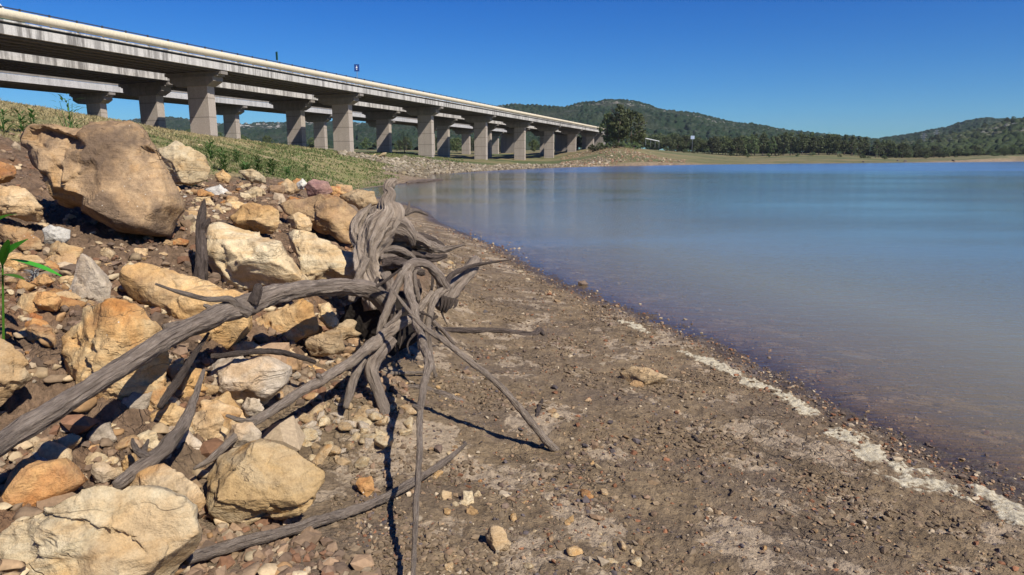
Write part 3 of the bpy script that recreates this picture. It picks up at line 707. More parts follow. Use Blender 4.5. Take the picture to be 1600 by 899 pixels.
# ------------------------------------------------------------------ driftwood
def wood_mat(name, dark, mid, light):
    t = NT(name); uv = t.n('ShaderNodeTexCoord').outputs['UV']; c = t.coord('Object')
    w = t.mix(.05, uv, t.noise(c, 6, 3, out='Color'))
    fib = t.noise(t.scaled(w, (6, 1.0, 1)), 3.2, 8, .78, .5); fib2 = t.noise(t.scaled(w, (19, 1.3, 1)), 3.0, 4, .7)
    ck = t.ramp(t.noise(t.scaled(w, (9, .4, 1)), 2.0, 3, .5, .4), [(.36, 0.), (.42, 1.)])
    pat = t.noise(c, 5, 4, .6)
    col = t.ramp(fib, [(.28, dark), (.48, mid), (.68, light)])
    col = t.mix(t.ramp(pat, [(.48, 0.), (.66, .6)]), col, tuple(x * .62 for x in mid))
    col = t.mix(.65, col, t.ramp(fib2, [(.3, .55), (.5, 1.), (.72, 1.3)]), 'MULTIPLY')
    col = t.mix(.5, col, t.mix(ck, (.32, .28, .25), (1, 1, 1)), 'MULTIPLY')
    h = t.math('ADD', t.math('MULTIPLY', fib, 1.0), t.math('MULTIPLY', fib2, .5))
    h = t.math('ADD', h, t.math('MULTIPLY', t.sep(ck)[0], .5))
    h = t.math('ADD', h, t.math('MULTIPLY', t.noise(c, 40, 3), .25))
    return t.bsdf(col, .85, t.bump(h, .95, .022), .2)
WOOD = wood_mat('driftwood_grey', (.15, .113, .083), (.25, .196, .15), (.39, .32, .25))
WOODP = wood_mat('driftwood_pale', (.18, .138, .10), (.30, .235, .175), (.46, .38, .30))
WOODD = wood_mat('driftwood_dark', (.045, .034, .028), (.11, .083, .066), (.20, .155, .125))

def tube(path, radii, nseg=24, seed=0, lump=.16, flute=.09, wob=.25, fine=.055):
    P = np.array(path, float); r = np.array(radii, float); n = len(P)
    Pe = np.vstack([2 * P[0] - P[1], P, 2 * P[-1] - P[-2]])
    out = []; ro = []
    for i in range(n - 1):
        p0, p1, p2_, p3 = Pe[i:i + 4]; L = np.linalg.norm(p2_ - p1); m = max(3, int(L / max(.22 * (r[i] + r[i + 1]) * .5, .005)))
        m = min(m, 90)
        for t in np.linspace(0, 1, m, endpoint=False):
            out.append(.5 * ((2 * p1) + (-p0 + p2_) * t + (2 * p0 - 5 * p1 + 4 * p2_ - p3) * t * t + (-p0 + 3 * p1 - 3 * p2_ + p3) * t ** 3))
            ro.append(r[i] * (1 - t) + r[i + 1] * t)
    out.append(P[-1]); ro.append(r[-1]); C = np.array(out); ro = np.array(ro)
    s = np.concatenate([[0], np.cumsum(np.linalg.norm(np.diff(C, axis=0), axis=1))])
    rm = ro.mean()
    for ax in range(3):
        C[:, ax] += wob * ro * fbm(np.column_stack([s / (rm * 9) + seed * 3.1 + ax * 11, np.zeros(len(s)), np.full(len(s), seed * .7)]), 3)
    ro = ro * (1 + .14 * fbm(np.column_stack([s / (rm * 5) + seed * 5.3, np.full(len(s), 3.3), np.zeros(len(s))]), 3))
    T = np.gradient(C, axis=0); T /= np.linalg.norm(T, axis=1)[:, None] + 1e-12
    nrm = np.cross(T[0], [0.3, .2, .93]); nrm /= np.linalg.norm(nrm); Ns = []
    for t in T:
        nrm = nrm - t * (nrm @ t); nrm /= np.linalg.norm(nrm) + 1e-12; Ns.append(nrm.copy())
    Ns = np.array(Ns); Bs = np.cross(T, Ns); th = np.linspace(0, 2 * np.pi, nseg + 1)
    m = len(C); TH, S = np.meshgrid(th, s); tw = TH + S / (rm * 14)
    q = np.stack([np.cos(tw) * 1.1, np.sin(tw) * 1.1, S / (rm * 6)], -1).reshape(-1, 3) + seed * 2.3
    q2 = np.stack([np.cos(tw) * 3.2, np.sin(tw) * 3.2, S / (rm * 11)], -1).reshape(-1, 3) + seed * 4.1
    q3 = np.stack([np.cos(tw) * 6.5, np.sin(tw) * 6.5, S / (rm * 7)], -1).reshape(-1, 3) + seed * 1.7
    kn = np.stack([np.cos(TH) * 1.6, np.sin(TH) * 1.6, S / (rm * 2.2)], -1).reshape(-1, 3) + seed * 6.1
    fac = (1 + lump * fbm(q, 2) + flute * fbm(q2, 3) + fine * fbm(q3, 3, .65) + lump * .55 * fbm(kn, 3)).reshape(m, -1)
    fac[:, -1] = fac[:, 0]
    rad_ = ro[:, None] * fac
    V = C[:, None] + (Ns[:, None] * np.cos(TH)[..., None] + Bs[:, None] * np.sin(TH)[..., None]) * rad_[..., None]
    V = V.reshape(-1, 3); k = nseg + 1
    i, j = np.meshgrid(np.arange(m - 1), np.arange(nseg), indexing='ij')
    Fq = np.stack([i * k + j, i * k + j + 1, (i + 1) * k + j + 1, (i + 1) * k + j], -1).reshape(-1, 4)
    uv = np.stack([TH / 6.283 * 1.0, S / (rm * 6.28)], -1).reshape(-1, 2)
    # jagged end caps
    nv = len(V)
    V = np.vstack([V, C[0] - T[0] * ro[0] * .25, C[-1] + T[-1] * ro[-1] * .5]); uv = np.vstack([uv, [.5, 0], [.5, s[-1] / (rm * 6.28)]])
    F = [tuple(q) for q in Fq] + [(nv, b + 1, b) for b in range(nseg)] + [((m - 1) * k + b, (m - 1) * k + b + 1, nv + 1) for b in range(nseg)]
    return V, F, uv

def px_tube(name, pts, mat, parent, seed, **kw):
    """pts: (u, v, Y, r_px)"""
    W = [at(u, v, Y) for u, v, Y, r in pts]; rad_ = [(.95 if name.startswith('trunk') else .82) * r / FP * depth_of(w) for (u, v, Y, r), w in zip(pts, W)]
    V, F, uv = tube(W, rad_, seed=seed, **kw)
    return mk(name, V, F, mat, parent, True, uv, None, None)

def px_pts(pts, Y0=None, Y1=None):
    if Y1 is None: return pts
    n = len(pts); return [(p[0], p[1], Y0 + (Y1 - Y0) * i / (n - 1), p[2]) for i, p in enumerate(pts)]

root = thing('driftwood_stump', 'twisted grey dead stump with a tangle of bare roots and branches', 'driftwood')
def dr(name, pts, seed, mat=WOOD, Y0=None, Y1=None, parent=None, **kw):
    return px_tube(name, px_pts(pts, Y0, Y1), mat, parent or root, seed, **kw)
tk = dr('trunk', [(594,478,26),(589,445,20),(580,412,19),(580,384,21),(593,356,24),(607,334,18),(604,318,12),(611,304,9),(606,297,6),(612,289,9),(620,282,4)], 1, WOODP, 4.75, 5.05, nseg=110, lump=.34, flute=.14, fine=.13, wob=.5)
dr('trunk_lobe', [(577,404,12),(562,378,11),(556,354,10),(564,338,9),(573,328,5),(579,319,1.5)], 2, WOODP, 4.8, 5.0, parent=tk, nseg=48, lump=.25, flute=.12, fine=.12)
dr('trunk_lobe', [(590,358,20),(612,352,21),(630,358,17),(642,370,11),(646,384,4)], 3, WOOD, 4.9, 4.95, parent=tk, nseg=56, lump=.35, flute=.12, fine=.12)
dr('root', [(610,342,8),(632,334,5),(650,329,4),(668,336,2)], 4, WOOD, 5.05, 5.5)
dr('root', [(632,335,4),(638,326,3),(640,314,1)], 5, WOOD, 5.1, 5.15)
dr('root', [(598,402,10),(628,382,10),(655,378,13),(676,386,10),(696,389,6),(715,385,3),(727,383,1)], 6, WOOD, 4.95, 5.4, nseg=48, lump=.38, flute=.12, fine=.11)
dr('root', [(594,392,6),(618,389,7),(640,398,6),(656,413,3)], 7, WOOD, 4.85, 4.9, flute=.2)
dr('root', [(596,402,6),(616,402,5),(634,416,3)], 8, WOOD, 4.8, 4.8, flute=.2)
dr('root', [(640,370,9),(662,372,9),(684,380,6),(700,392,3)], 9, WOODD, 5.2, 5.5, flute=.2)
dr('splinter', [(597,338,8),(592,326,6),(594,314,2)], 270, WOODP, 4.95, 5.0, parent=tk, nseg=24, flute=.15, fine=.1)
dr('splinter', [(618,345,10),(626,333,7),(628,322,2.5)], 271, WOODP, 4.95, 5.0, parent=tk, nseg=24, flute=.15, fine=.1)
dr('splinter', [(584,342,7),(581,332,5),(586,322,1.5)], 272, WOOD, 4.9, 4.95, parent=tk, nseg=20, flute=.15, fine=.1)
# front tangle
dr('root', [(634,420,9),(648,411,9.5),(668,414,8.5),(682,426,9),(691,441,9),(699,453,8)], 10, WOOD, 4.05, 4.2, nseg=24)
dr('root', [(642,414,10),(625,436,8.5),(611,468,7.5),(598,503,7),(593,524,6),(589,548,4)], 11, WOODP, 4.05, 3.75)
dr('branch', [(636,428,4.02,9),(640,462,3.9,8.5),(647,482,3.8,8.5),(652,505,3.7,8.5),(658,523,3.6,8),(665,547,3.42,8.5),(670,567,3.3,9),(666,585,3.2,7),(660,613,3.05,6.5),(656,647,2.88,6),(655,690,2.68,6),(655,720,2.55,5.5),(651,780,2.32,5.5),(648,840,2.14,5),(645,899,1.98,5),(643,945,1.87,5)], 12, WOODP, nseg=20)
dr('root', [(698,448,8),(685,459,8.5),(675,474,7.5),(671,495,6.5),(668,516,6),(674,556,4),(680,590,3)], 13, WOODP, 4.2, 3.9)
dr('branch', [(676,458,4.15,6),(656,484,4.05,7),(637,500,3.95,9),(612,514,3.85,10.5),(586,536,3.72,12),(560,556,3.55,10),(520,583,3.35,9),(470,613,3.12,9),(430,638,2.92,8.5),(395,660,2.78,8.5),(360,690,2.62,7.5),(330,716,2.5,6),(303,733,2.42,3)], 14, WOODP, nseg=22)
dr('twig', [(400,658,2.78,6),(376,657,2.74,5),(354,650,2.72,3)], 15, WOODP)
dr('root', [(614,530,9),(594,552,12.5),(580,575,13.5),(585,597,12),(594,620,10.5),(602,645,9.5),(606,668,8.5)], 16, WOOD, 3.78, 3.5, nseg=24, flute=.14)
dr('root', [(568,562,8),(553,590,9),(547,613,8),(539,637,5)], 17, WOOD, 3.65, 3.4)
lg = dr('root', [(688,482,13),(703,458,16),(721,436,16),(738,416,14),(745,406,9)], 18, WOOD, 4.35, 4.6, nseg=48, lump=.38, flute=.12, fine=.11)
for k in range(5):
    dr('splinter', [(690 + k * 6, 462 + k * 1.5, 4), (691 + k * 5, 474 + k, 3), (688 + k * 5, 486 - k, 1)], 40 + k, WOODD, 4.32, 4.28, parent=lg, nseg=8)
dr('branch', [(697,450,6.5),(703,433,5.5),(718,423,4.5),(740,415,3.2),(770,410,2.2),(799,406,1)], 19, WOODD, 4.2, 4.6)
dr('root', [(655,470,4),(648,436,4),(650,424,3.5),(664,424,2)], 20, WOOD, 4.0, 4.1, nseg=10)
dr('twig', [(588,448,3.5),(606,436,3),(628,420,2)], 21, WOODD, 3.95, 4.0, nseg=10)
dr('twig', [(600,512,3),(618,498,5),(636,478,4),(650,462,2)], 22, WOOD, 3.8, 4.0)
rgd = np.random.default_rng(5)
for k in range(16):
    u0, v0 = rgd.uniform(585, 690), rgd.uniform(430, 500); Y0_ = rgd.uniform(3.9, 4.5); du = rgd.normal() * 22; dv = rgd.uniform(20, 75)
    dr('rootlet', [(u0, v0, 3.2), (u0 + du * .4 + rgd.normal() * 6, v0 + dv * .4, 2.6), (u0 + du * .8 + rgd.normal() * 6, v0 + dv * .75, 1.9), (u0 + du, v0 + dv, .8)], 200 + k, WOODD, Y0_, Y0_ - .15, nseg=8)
for (u0, v0, Y0_, a_, L_) in [(655,640,2.9,2.6,10), (500,594,3.25,1.9,9)]:
    dr('broken_stub', [(u0, v0, 6), (u0 + L_ * math.cos(a_) * .6, v0 - L_ * math.sin(a_) * .6, 5), (u0 + L_ * math.cos(a_), v0 - L_ * math.sin(a_), 4)], int(u0), WOOD, Y0_, Y0_ - .02, nseg=12, lump=.3)
dr('root', [(600,415,9),(622,412,10),(645,418,9),(662,428,6)], 260, WOODD, 4.75, 4.6, nseg=48, lump=.38, flute=.12, fine=.11)
dr('root', [(605,395,8),(628,392,9),(650,399,9),(676,404,7),(698,399,3)], 261, WOODD, 4.95, 5.1, nseg=48, lump=.38, flute=.12, fine=.11)
dr('root', [(612,362,14),(636,366,13),(658,374,10),(672,384,6)], 262, WOOD, 4.95, 5.0, nseg=48, lump=.38, flute=.12, fine=.11)
dr('root', [(572,405,9),(563,425,9),(556,445,8),(548,470,6)], 263, WOODP, 4.75, 4.6, nseg=24, lump=.3, flute=.2)
dr('root', [(603,430,10),(612,450,9),(606,472,8)], 264, WOOD, 4.7, 4.5, nseg=24, lump=.3, flute=.2)
CAVSHADE = wood_mat('cavity_shade', (.012, .009, .007), (.026, .020, .015), (.045, .034, .026))  # near-black colour standing in for the deep shadow behind the roots
for nm_, Yb, pg in (('cavity_shade_lump', 4.75, [(520,468),(560,458),(610,452),(650,462),(662,500),(650,535),(612,560),(575,566),(540,545),(520,510)]), ('cavity_shade_lump', 5.35, [(588,380),(620,372),(668,384),(680,402),(650,425),(600,430)])):  # lumps added to fill the root cavity with painted shade
    ob = boulder(nm_, '', 'dark', Yb, pg, .45, 333, '', None, 5, 4, .4); ob.data.materials[0] = CAVSHADE
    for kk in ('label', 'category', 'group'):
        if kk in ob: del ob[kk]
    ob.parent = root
# thick long branch to the left
dr('branch', [(-70,745,1.72,22),(0,693,1.95,20),(80,642,2.15,19),(150,600,2.36,18.5),(210,563,2.55,18),(270,526,2.77,17),(330,498,3.02,19),(390,474,3.3,20),(440,457,3.5,17),(500,450,3.75,15.5),(550,449,3.95,15.5),(582,456,4.08,17),(602,474,4.15,17),(612,498,4.2,10)], 23, WOOD, nseg=48, lump=.15, flute=.07, fine=.08)
dr('branch_stub', [(396,474,11),(402,458,9),(404,450,8.5),(407,445,4)], 24, WOODD, 3.25, 3.25, lump=.3)
dr('twig', [(388,490,10),(370,480,8.5),(358,467,6),(327,468,5),(280,457,4),(243,444,2)], 25, WOOD, 3.2, 3.0)
dr('branch_stub', [(258,513,8),(290,506,9),(330,500,10),(360,488,9)], 26, WOOD, 2.85, 3.15)
dr('branch_stub', [(352,490,8),(334,483,6),(319,477,3)], 27, WOODP, 3.1, 3.05)

def stick(label, pts, seed, mat=WOOD, Y0=None, Y1=None, extra=(), **kw):
    pp = px_pts(pts, Y0, Y1); b = at(*pp[-1][:3]); loc = np.array([b[0], b[1], b[2]])
    W = [at(u, v, Y) for u, v, Y, r in pp]; rad_ = [p[3] / FP * depth_of(w) for p, w in zip(pp, W)]
    V, F, uv = tube(W, rad_, seed=seed, **kw)
    o = mk('driftwood_stick', V, F, mat, None, True, uv, None, loc)
    tag(o, label, 'stick', 'loose driftwood sticks')
    for e in extra:
        e = px_pts(e, Y0 if Y0 else pp[0][2], (Y0 if Y0 else pp[0][2])) if len(e[0]) == 3 else e
        W = [at(u, v, Y) for u, v, Y, r in e]; rad_ = [p[3] / FP * depth_of(w) for p, w in zip(e, W)]
        V, F, uv = tube(W, rad_, seed=seed + 50, nseg=10); mk('twig', V - loc, F, mat, o, True, uv)
    return o
def gstick(label, pts, seed, mat=WOOD, lift=.02, **kw):
    """a stick lying on the ground: pts (u, v, r_px)"""
    pp = []
    for u, v, r in pts:
        h = hit(u, v); d = depth_of(h); pp.append((u, v, h[1] - lift * 1.6, r))
    return stick(label, pp, seed, mat, **kw)
stick('long straight bare stick leaning from the root tangle down to the mud', [(608,445,3.62,1.5),(637,484,3.56,3),(663,512,3.5,4),(690,530,3.46,4.5),(735,565,3.4,5),(780,602,3.36,5),(820,648,3.34,5.5),(855,690,3.36,6),(882,715,3.42,5)], 60, WOODP)
gstick('dark straight stick lying level on the mud behind the roots', [(640,512,4.5),(700,516,4.5),(760,517,4.5),(800,520,5),(832,523,5),(842,517,5),(850,523,2)], 61, WOODD, .03)
gstick('long dark stick in front of the golden boulder at the bottom', [(290,874,10),(340,860,10),(400,844,9.5),(470,823,9),(530,805,8),(580,788,7),(620,769,6.5),(660,745,6),(700,718,4.5),(728,694,2.5)], 62, WOOD, .045, nseg=20)
stick('short upright dark stub poking up between the boulders', [(314,446,4.25,11),(316,412,4.25,9),(314,380,4.28,8),(313,352,4.3,7.5),(316,330,4.32,6),(319,312,4.33,1.5)], 63, WOODD, extra=[[(314,362,4.29,6),(322,350,4.29,5),(328,342,4.29,2)]], nseg=18, flute=.16)
stick('curved forked stick with a thick butt behind the pale front boulder', [(319,578,2.82,2.5),(304,622,2.68,6),(289,660,2.53,8.5),(266,692,2.4,11.5),(236,718,2.3,12.5),(205,742,2.22,12),(182,760,2.16,8)], 64, WOOD, extra=[[(232,716,2.28,7),(216,706,2.3,5),(208,695,2.33,4),(207,686,2.35,2)],[(224,712,2.3,5),(226,700,2.34,4),(232,688,2.4,2)]], nseg=20)
stick('thin pointed stick propped beside the orange block', [(326,521,3.05,2),(296,565,2.88,5),(266,611,2.72,6.5),(249,636,2.62,4)], 65, WOODD)
stick('thin dark stick lying across the rounded grey-tan boulder', [(330,557,3.1,4),(370,553,3.12,4.5),(410,549,3.2,4.5),(450,553,3.35,4.5),(492,566,3.5,3)], 66, WOODD)
gstick('thin grey stick lying behind the tall bent branch', [(600,603,2),(640,604,3),(670,610,5),(700,620,5),(724,629,5)], 67, WOOD, .02)
gstick('short stub of wood beside the dark level stick', [(677,502,3),(692,517,3),(710,537,2.5)], 68, WOOD, .10)
gstick('slim pale twig lying among the stones by the root foot', [(600,585,2.5),(630,583,2.5),(662,582,2)], 69, WOODP, .05)
gstick('dark rotten log at the tip of the grassy point', [(636,286,2.5),(655,284,3.5),(672,282.5,2.5),(690,281,1.6)], 70, WOODD, .3)
gstick('tiny dead twig curled on the open mud', [(1073,678,2.5),(1083,683,4),(1090,689,3),(1096,691,1)], 71, WOODD, .01)
gstick('grey splinter of wood lying on mud right of the leaning stick', [(838,652,2),(842,640,4),(846,630,3),(848,624,1)], 72, WOODD, .012)
o = gstick('dark stub poking out of the calm water', [(776,364,2.2),(777,361,2.6),(778,357.5,2)], 73, WOODD, .0)

# ------------------------------------------------------------------ viaducts
def conc_mat(name, c0, c1, streak=.0, dark=(.05, .045, .04), joints=False):
    t = NT(name); c = t.coord('Object')
    n = t.noise(c, .6, 5, .6); n2 = t.noise(c, 6, 5, .7)
    col = t.mix(n, c0, c1)
    col = t.mix(.6, col, t.ramp(n2, [(.3, .72), (.7, 1.2)]), 'MULTIPLY')
    if streak:
        s = t.noise(t.scaled(c, (1.7, 1.7, .12)), 1.0, 6, .72); s2 = t.noise(t.scaled(c, (.22, .22, .05)), 1.0, 3, .6)
        f = t.math('MULTIPLY', t.ramp(s, [(.44, 0.), (.56, 1.)]), t.ramp(s2, [(.36, .35), (.55, 1.)]))
        col = t.mix(t.math('MULTIPLY', f, streak), col, dark)
    if joints:
        w = t.n('ShaderNodeTexWave', wave_type='BANDS', bands_direction='Z'); t.set(w.inputs[0], c); w.inputs['Scale'].default_value = .16; w.inputs['Distortion'].default_value = .25
        col = t.mix(t.ramp(w.outputs['Fac'], [(.0, .5), (.02, .0)]), col, (.10, .085, .07))
        lo = t.sep(t.n('ShaderNodeTexCoord').outputs['Generated'])
    return t.bsdf(col, .9, t.bump(n2, .4, .02), .2)
FASC = conc_mat('stained_fascia', (.42, .395, .35), (.60, .57, .52), .72, (.075, .066, .058))
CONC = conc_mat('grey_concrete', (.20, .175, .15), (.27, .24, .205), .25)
GIRD_SHADE = conc_mat('girder_concrete_shaded', (.085, .075, .065), (.125, .11, .095), .3)  # darker copy of the concrete: underside shade is put into its colour
PIERM = conc_mat('pier_concrete', (.33, .28, .23), (.43, .37, .31), .22, (.17, .14, .115), True)
PIPEM = conc_mat('cream_pipe', (.55, .475, .335), (.61, .53, .385))
def simple(name, col, rough=.5, metal=0):
    t = NT(name); n = t.noise(t.coord('Object'), 9, 4, .6)
    return t.bsdf(t.mix(.35, col, t.ramp(n, [(.3, .7), (.7, 1.2)]), 'MULTIPLY'), rough, None, .4, Metallic=metal)
RAILM = simple('dark_rail', (.05, .05, .055)); ASPH = simple('asphalt', (.055, .055, .057), .9)
AZB = R(19.0); RZ = math.pi / 2 - AZB
bdir = np.array([math.sin(AZB), math.cos(AZB)]); ndir = np.array([-bdir[1], bdir[0]])
SPAN = 27.262; S0, S1 = -75.0, 262.0
ZB = HC + 9.0          # underside of the fascia
SKEW = math.tan(R(3))

def viaduct(name_label, y0, W, sref, dref, pipe, ZB=HC + 9.0, fh=.70, fmat=None):
    t = thing('viaduct', name_label, 'bridge', (0, 0, 0), RZ, 'parallel road viaducts')
    m = MB(); m.box(S0, S1, y0 + .32, y0 + W - .32, ZB + .46, ZB + .72); m.build('deck_slab', GIRD_SHADE, t)
    m = MB(); m.box(S0, S1, y0 + .33, y0 + W - .33, ZB + .722, ZB + .90); m.build('road_surface', ASPH, t)
    for yy, nm in ((y0, 'fascia_beam'), (y0 + W - .30, 'fascia_beam')):
        m = MB()
        # segmented edge beam, small joints between the pieces
        k = S0
        while k < S1:
            m.box(k, min(k + SPAN / 2 - .03, S1), yy, yy + .30, ZB, ZB + fh); k += SPAN / 2
        m.build(nm, fmat or FASC, t)
    ng = 5
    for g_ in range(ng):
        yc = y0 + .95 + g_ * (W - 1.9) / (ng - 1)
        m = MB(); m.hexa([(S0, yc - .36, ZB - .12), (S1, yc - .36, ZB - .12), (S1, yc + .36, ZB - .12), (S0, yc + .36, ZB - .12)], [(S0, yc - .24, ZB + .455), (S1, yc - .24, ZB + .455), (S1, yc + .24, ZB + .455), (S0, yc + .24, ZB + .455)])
        m.build('girder', GIRD_SHADE, t)
    if pipe:
        m = MB(); m.box(S0, S1, y0 - .10, y0 + .55, ZB + .905, ZB + 1.03); m.build('pipe_ledge', FASC, t)
        n = 20; V = []; F = []
        ss = []
        k = S0
        while k < S1:
            ss += [(k + .02, .355), (k + .1, .355), (k + 3.8, .355), (k + 3.88, .355), (k + 3.9, .366), (k + 3.98, .366)]; k += 4.0
        for s_, r_ in ss:
            for a in range(n):
                th = 2 * math.pi * a / n; V.append((s_, y0 + .22 + r_ * math.cos(th), ZB + 1.50 + r_ * math.sin(th)))
        for i in range(len(ss) - 1):
            for a in range(n): F.append((i * n + a, (i + 1) * n + a, (i + 1) * n + (a + 1) % n, i * n + (a + 1) % n))
        mk('water_pipe', V, F, PIPEM, t, True)
        yr = y0 + .9
        m = MB(); m.box(S0, S1, yr, yr + .07, ZB + 2.08, ZB + 2.16); m.box(S0, S1, yr, yr + .05, ZB + 1.84, ZB + 1.89)
        k = S0
        while k < S1: m.box(k, k + .09, yr - .04, yr + .10, ZB + .9, ZB + 2.2); k += 2.4
        m.build('railing', RAILM, t)
    else:
        m = MB(); m.box(S0, S1, y0 + .02, y0 + .24, ZB + .91, ZB + 1.35); m.build('parapet', CONC, t)
    k = -4
    while True:
        s0 = sref + k * SPAN; k += 1
        if s0 > S1 - 8: break
        if s0 < S0 + 5: continue
        def pt(l, s): return (s0 + s + l * SKEW, dref + l)
        PL = 2.8
        c4 = [pt(0, -1.05), pt(0, 0), pt(PL, 0), pt(PL, -1.05)]
        zb = 1e9
        for a, b in c4:
            w = a * bdir + b * ndir; zb = min(zb, gz(w[0], w[1]))
        m = MB(); zt = ZB - 1.55
        def ccw(q): return [q[0], q[3], q[2], q[1]][::-1]
        q = [c4[0], c4[1], c4[2], c4[3]]
        m.hexa([(a, b, zb - .8) for a, b in q], [(a, b, zt) for a, b in q]); pr_ = m.build('pier', PIERM, t)
        m = MB()
        capl, capr = -1.1, W - 2.0 - 1.2
        q = [pt(capl, -1.25), pt(capl, .2), pt(capr, .2), pt(capr, -1.25)]; qb = [pt(capl + .9, -1.2), pt(capl + .9, .15), pt(capr - .9, .15), pt(capr - .9, -1.2)]
        m.hexa([(a, b, zt + .003) for a, b in qb], [(a, b, zt + .45) for a, b in q])
        q2 = [pt(capl - .004, -1.254), pt(capl - .004, .204), pt(capr + .004, .204), pt(capr + .004, -1.254)]
        m.hexa([(a, b, zt + .453) for a, b in q2], [(a, b, zt + .95) for a, b in q2])
        for (e0, za, zc) in ((.45, .955, 1.12), (.95, 1.123, 1.44)):
            q = [pt(capl - e0, -1.2 + e0 * .2), pt(capl - e0, .15 - e0 * .2), pt(capr + e0, .15 - e0 * .2), pt(capr + e0, -1.2 + e0 * .2)]
            m.hexa([(a, b, zt + za) for a, b in q], [(a, b, zt + zc) for a, b in q])
        m.build('pier_cap', CONC, pr_)
    m = MB(); m.box(S1 - 3, S1 + 2, y0 + .1, y0 + W - .1, -1, ZB - .12); m.build('abutment', CONC, t)
    return t
viaduct('front concrete viaduct carrying the cream water pipe along its edge', 53.0, 8.2, 61.494, 55.0, True)
viaduct('middle concrete viaduct directly behind the one with the pipe', 63.6, 8.2, 64.99, 65.6, False, HC + 8.62, .72)
viaduct('rear concrete viaduct standing apart on slimmer looking piers', 85.7, 8.4, 76.49, 87.7, False, HC + 9.08, .86, conc_mat('plain_fascia', (.42, .40, .37), (.52, .50, .47), .25))

def bw(s, d, z):
    p = s * bdir + d * ndir; return np.array([p[0], p[1], z])
# signs on the viaduct
GREEN = simple('green_panel', (.02, .12, .06)); BLUE = simple('blue_panel', (.012, .05, .20)); WHITE = simple('white_paint', (.78, .78, .76)); STEEL = simple('galvanised_steel', (.35, .36, .37), .45, .7)
def sign(label, s, d, z0, zc, w, h, mat, mark, yaw):
    P = bw(s, d, z0); t = thing('road_sign', label, 'sign', P, RZ + yaw)
    m = MB(); m.bar((0, 0, 0), (0, 0, zc - z0 + h / 2), .045); m.build('pole', STEEL, t)
    m = MB(); m.box(-.09, -.05, -w / 2, w / 2, zc - z0 - h / 2, zc - z0 + h / 2); pn = m.build('panel', mat, t)
    if mark:
        m = MB(); c = zc - z0
        m.box(-.096, -.091, -.03, .03, c - .05, c + .32)
        m.hexa([(-.098, -.14, c - .02), (-.098, .14, c - .02), (-.0925, .14, c - .02), (-.0925, -.14, c - .02)], [(-.098, -.05, c + .17), (-.098, .05, c + .17), (-.0925, .05, c + .17), (-.0925, -.05, c + .17)])
        m.box(-.097, -.0905, -.06, .06, c - .28, c - .12)
        m.build('emblem', WHITE, pn)
sign('narrow green road sign seen nearly edge-on above the water pipe', 71.3, 54.1, ZB + .9, ZB + 2.85, .45, .95, GREEN, False, R(-25))
sign('blue road sign with a small white emblem above the viaduct railing', 89.0, 54.1, ZB + .9, ZB + 3.55, .72, .98, BLUE, True, R(15))

# car on the deck
def car():
    P = bw(39.3, 56.2, ZB + .905); t = thing('parked_car', 'white and green off-road car driving on the front viaduct', 'car', P, RZ)
    CW_ = simple('car_white', (.75, .75, .75), .3); CG = simple('car_green', (.01, .09, .06), .3); GL = simple('car_glass', (.015, .018, .02), .1); TY = simple('tyre', (.02, .02, .02), .9)
    def prism(prof, y0, y1, name, mat, par):
        V = [(x, y0, z) for x, z in prof] + [(x, y1, z) for x, z in prof]; n = len(prof)
        F = [tuple(range(n)), tuple(range(2 * n - 1, n - 1, -1))] + [(i, n + i, n + (i + 1) % n, (i + 1) % n) for i in range(n)]
        o = mk(name, V, F, mat, par, False); b = o.modifiers.new('b', 'BEVEL'); b.width = .05; b.segments = 3; return o
    prism([(-2.3, .45), (2.3, .45), (2.35, .95), (1.1, 1.15), (-2.35, 1.15)], -.92, .92, 'body', CG, t)
    cab = prism([(-2.3, 1.152), (1.1, 1.152), (.35, 1.93), (-2.15, 1.97)], -.84, .84, 'cabin', CW_, t)
    for a, b in ((-2.0, -1.05), (-.95, -.2), (-.1, .75)):
        prism([(a, 1.27), (b, 1.27), (b - (.38 if b > .5 else 0), 1.75), (a, 1.75)], -.855, -.843, 'window', GL, cab)
    V = [(1.02, -.72, 1.26), (1.02, .72, 1.26), (.46, .66, 1.84), (.46, -.66, 1.84)]
    mk('windscreen', [(x + .02, y, z + .02) for x, y, z in V], [(0, 1, 2, 3)], GL, cab, False)
    for x in (-1.45, 1.45):
        for y in (-.86, .86):
            m = MB(); m.bar((x, y - .12, .38), (x, y + .12, .38), .38, 20); w = m.build('wheel', TY, t); m = MB(); m.bar((x, y - .125, .38), (x, y + .125, .38), .21, 14); m.build('rim', STEEL, w)
    for y in (-.7, .7):
        m = MB(); m.box(2.30, 2.36, y - .14, y + .14, .72, .86); m.build('headlight', WHITE, t)
    m = MB(); m.box(-1.2, -.2, -.5, .5, 1.99, 2.06); m.build('roof_rack', RAILM, t)
car()

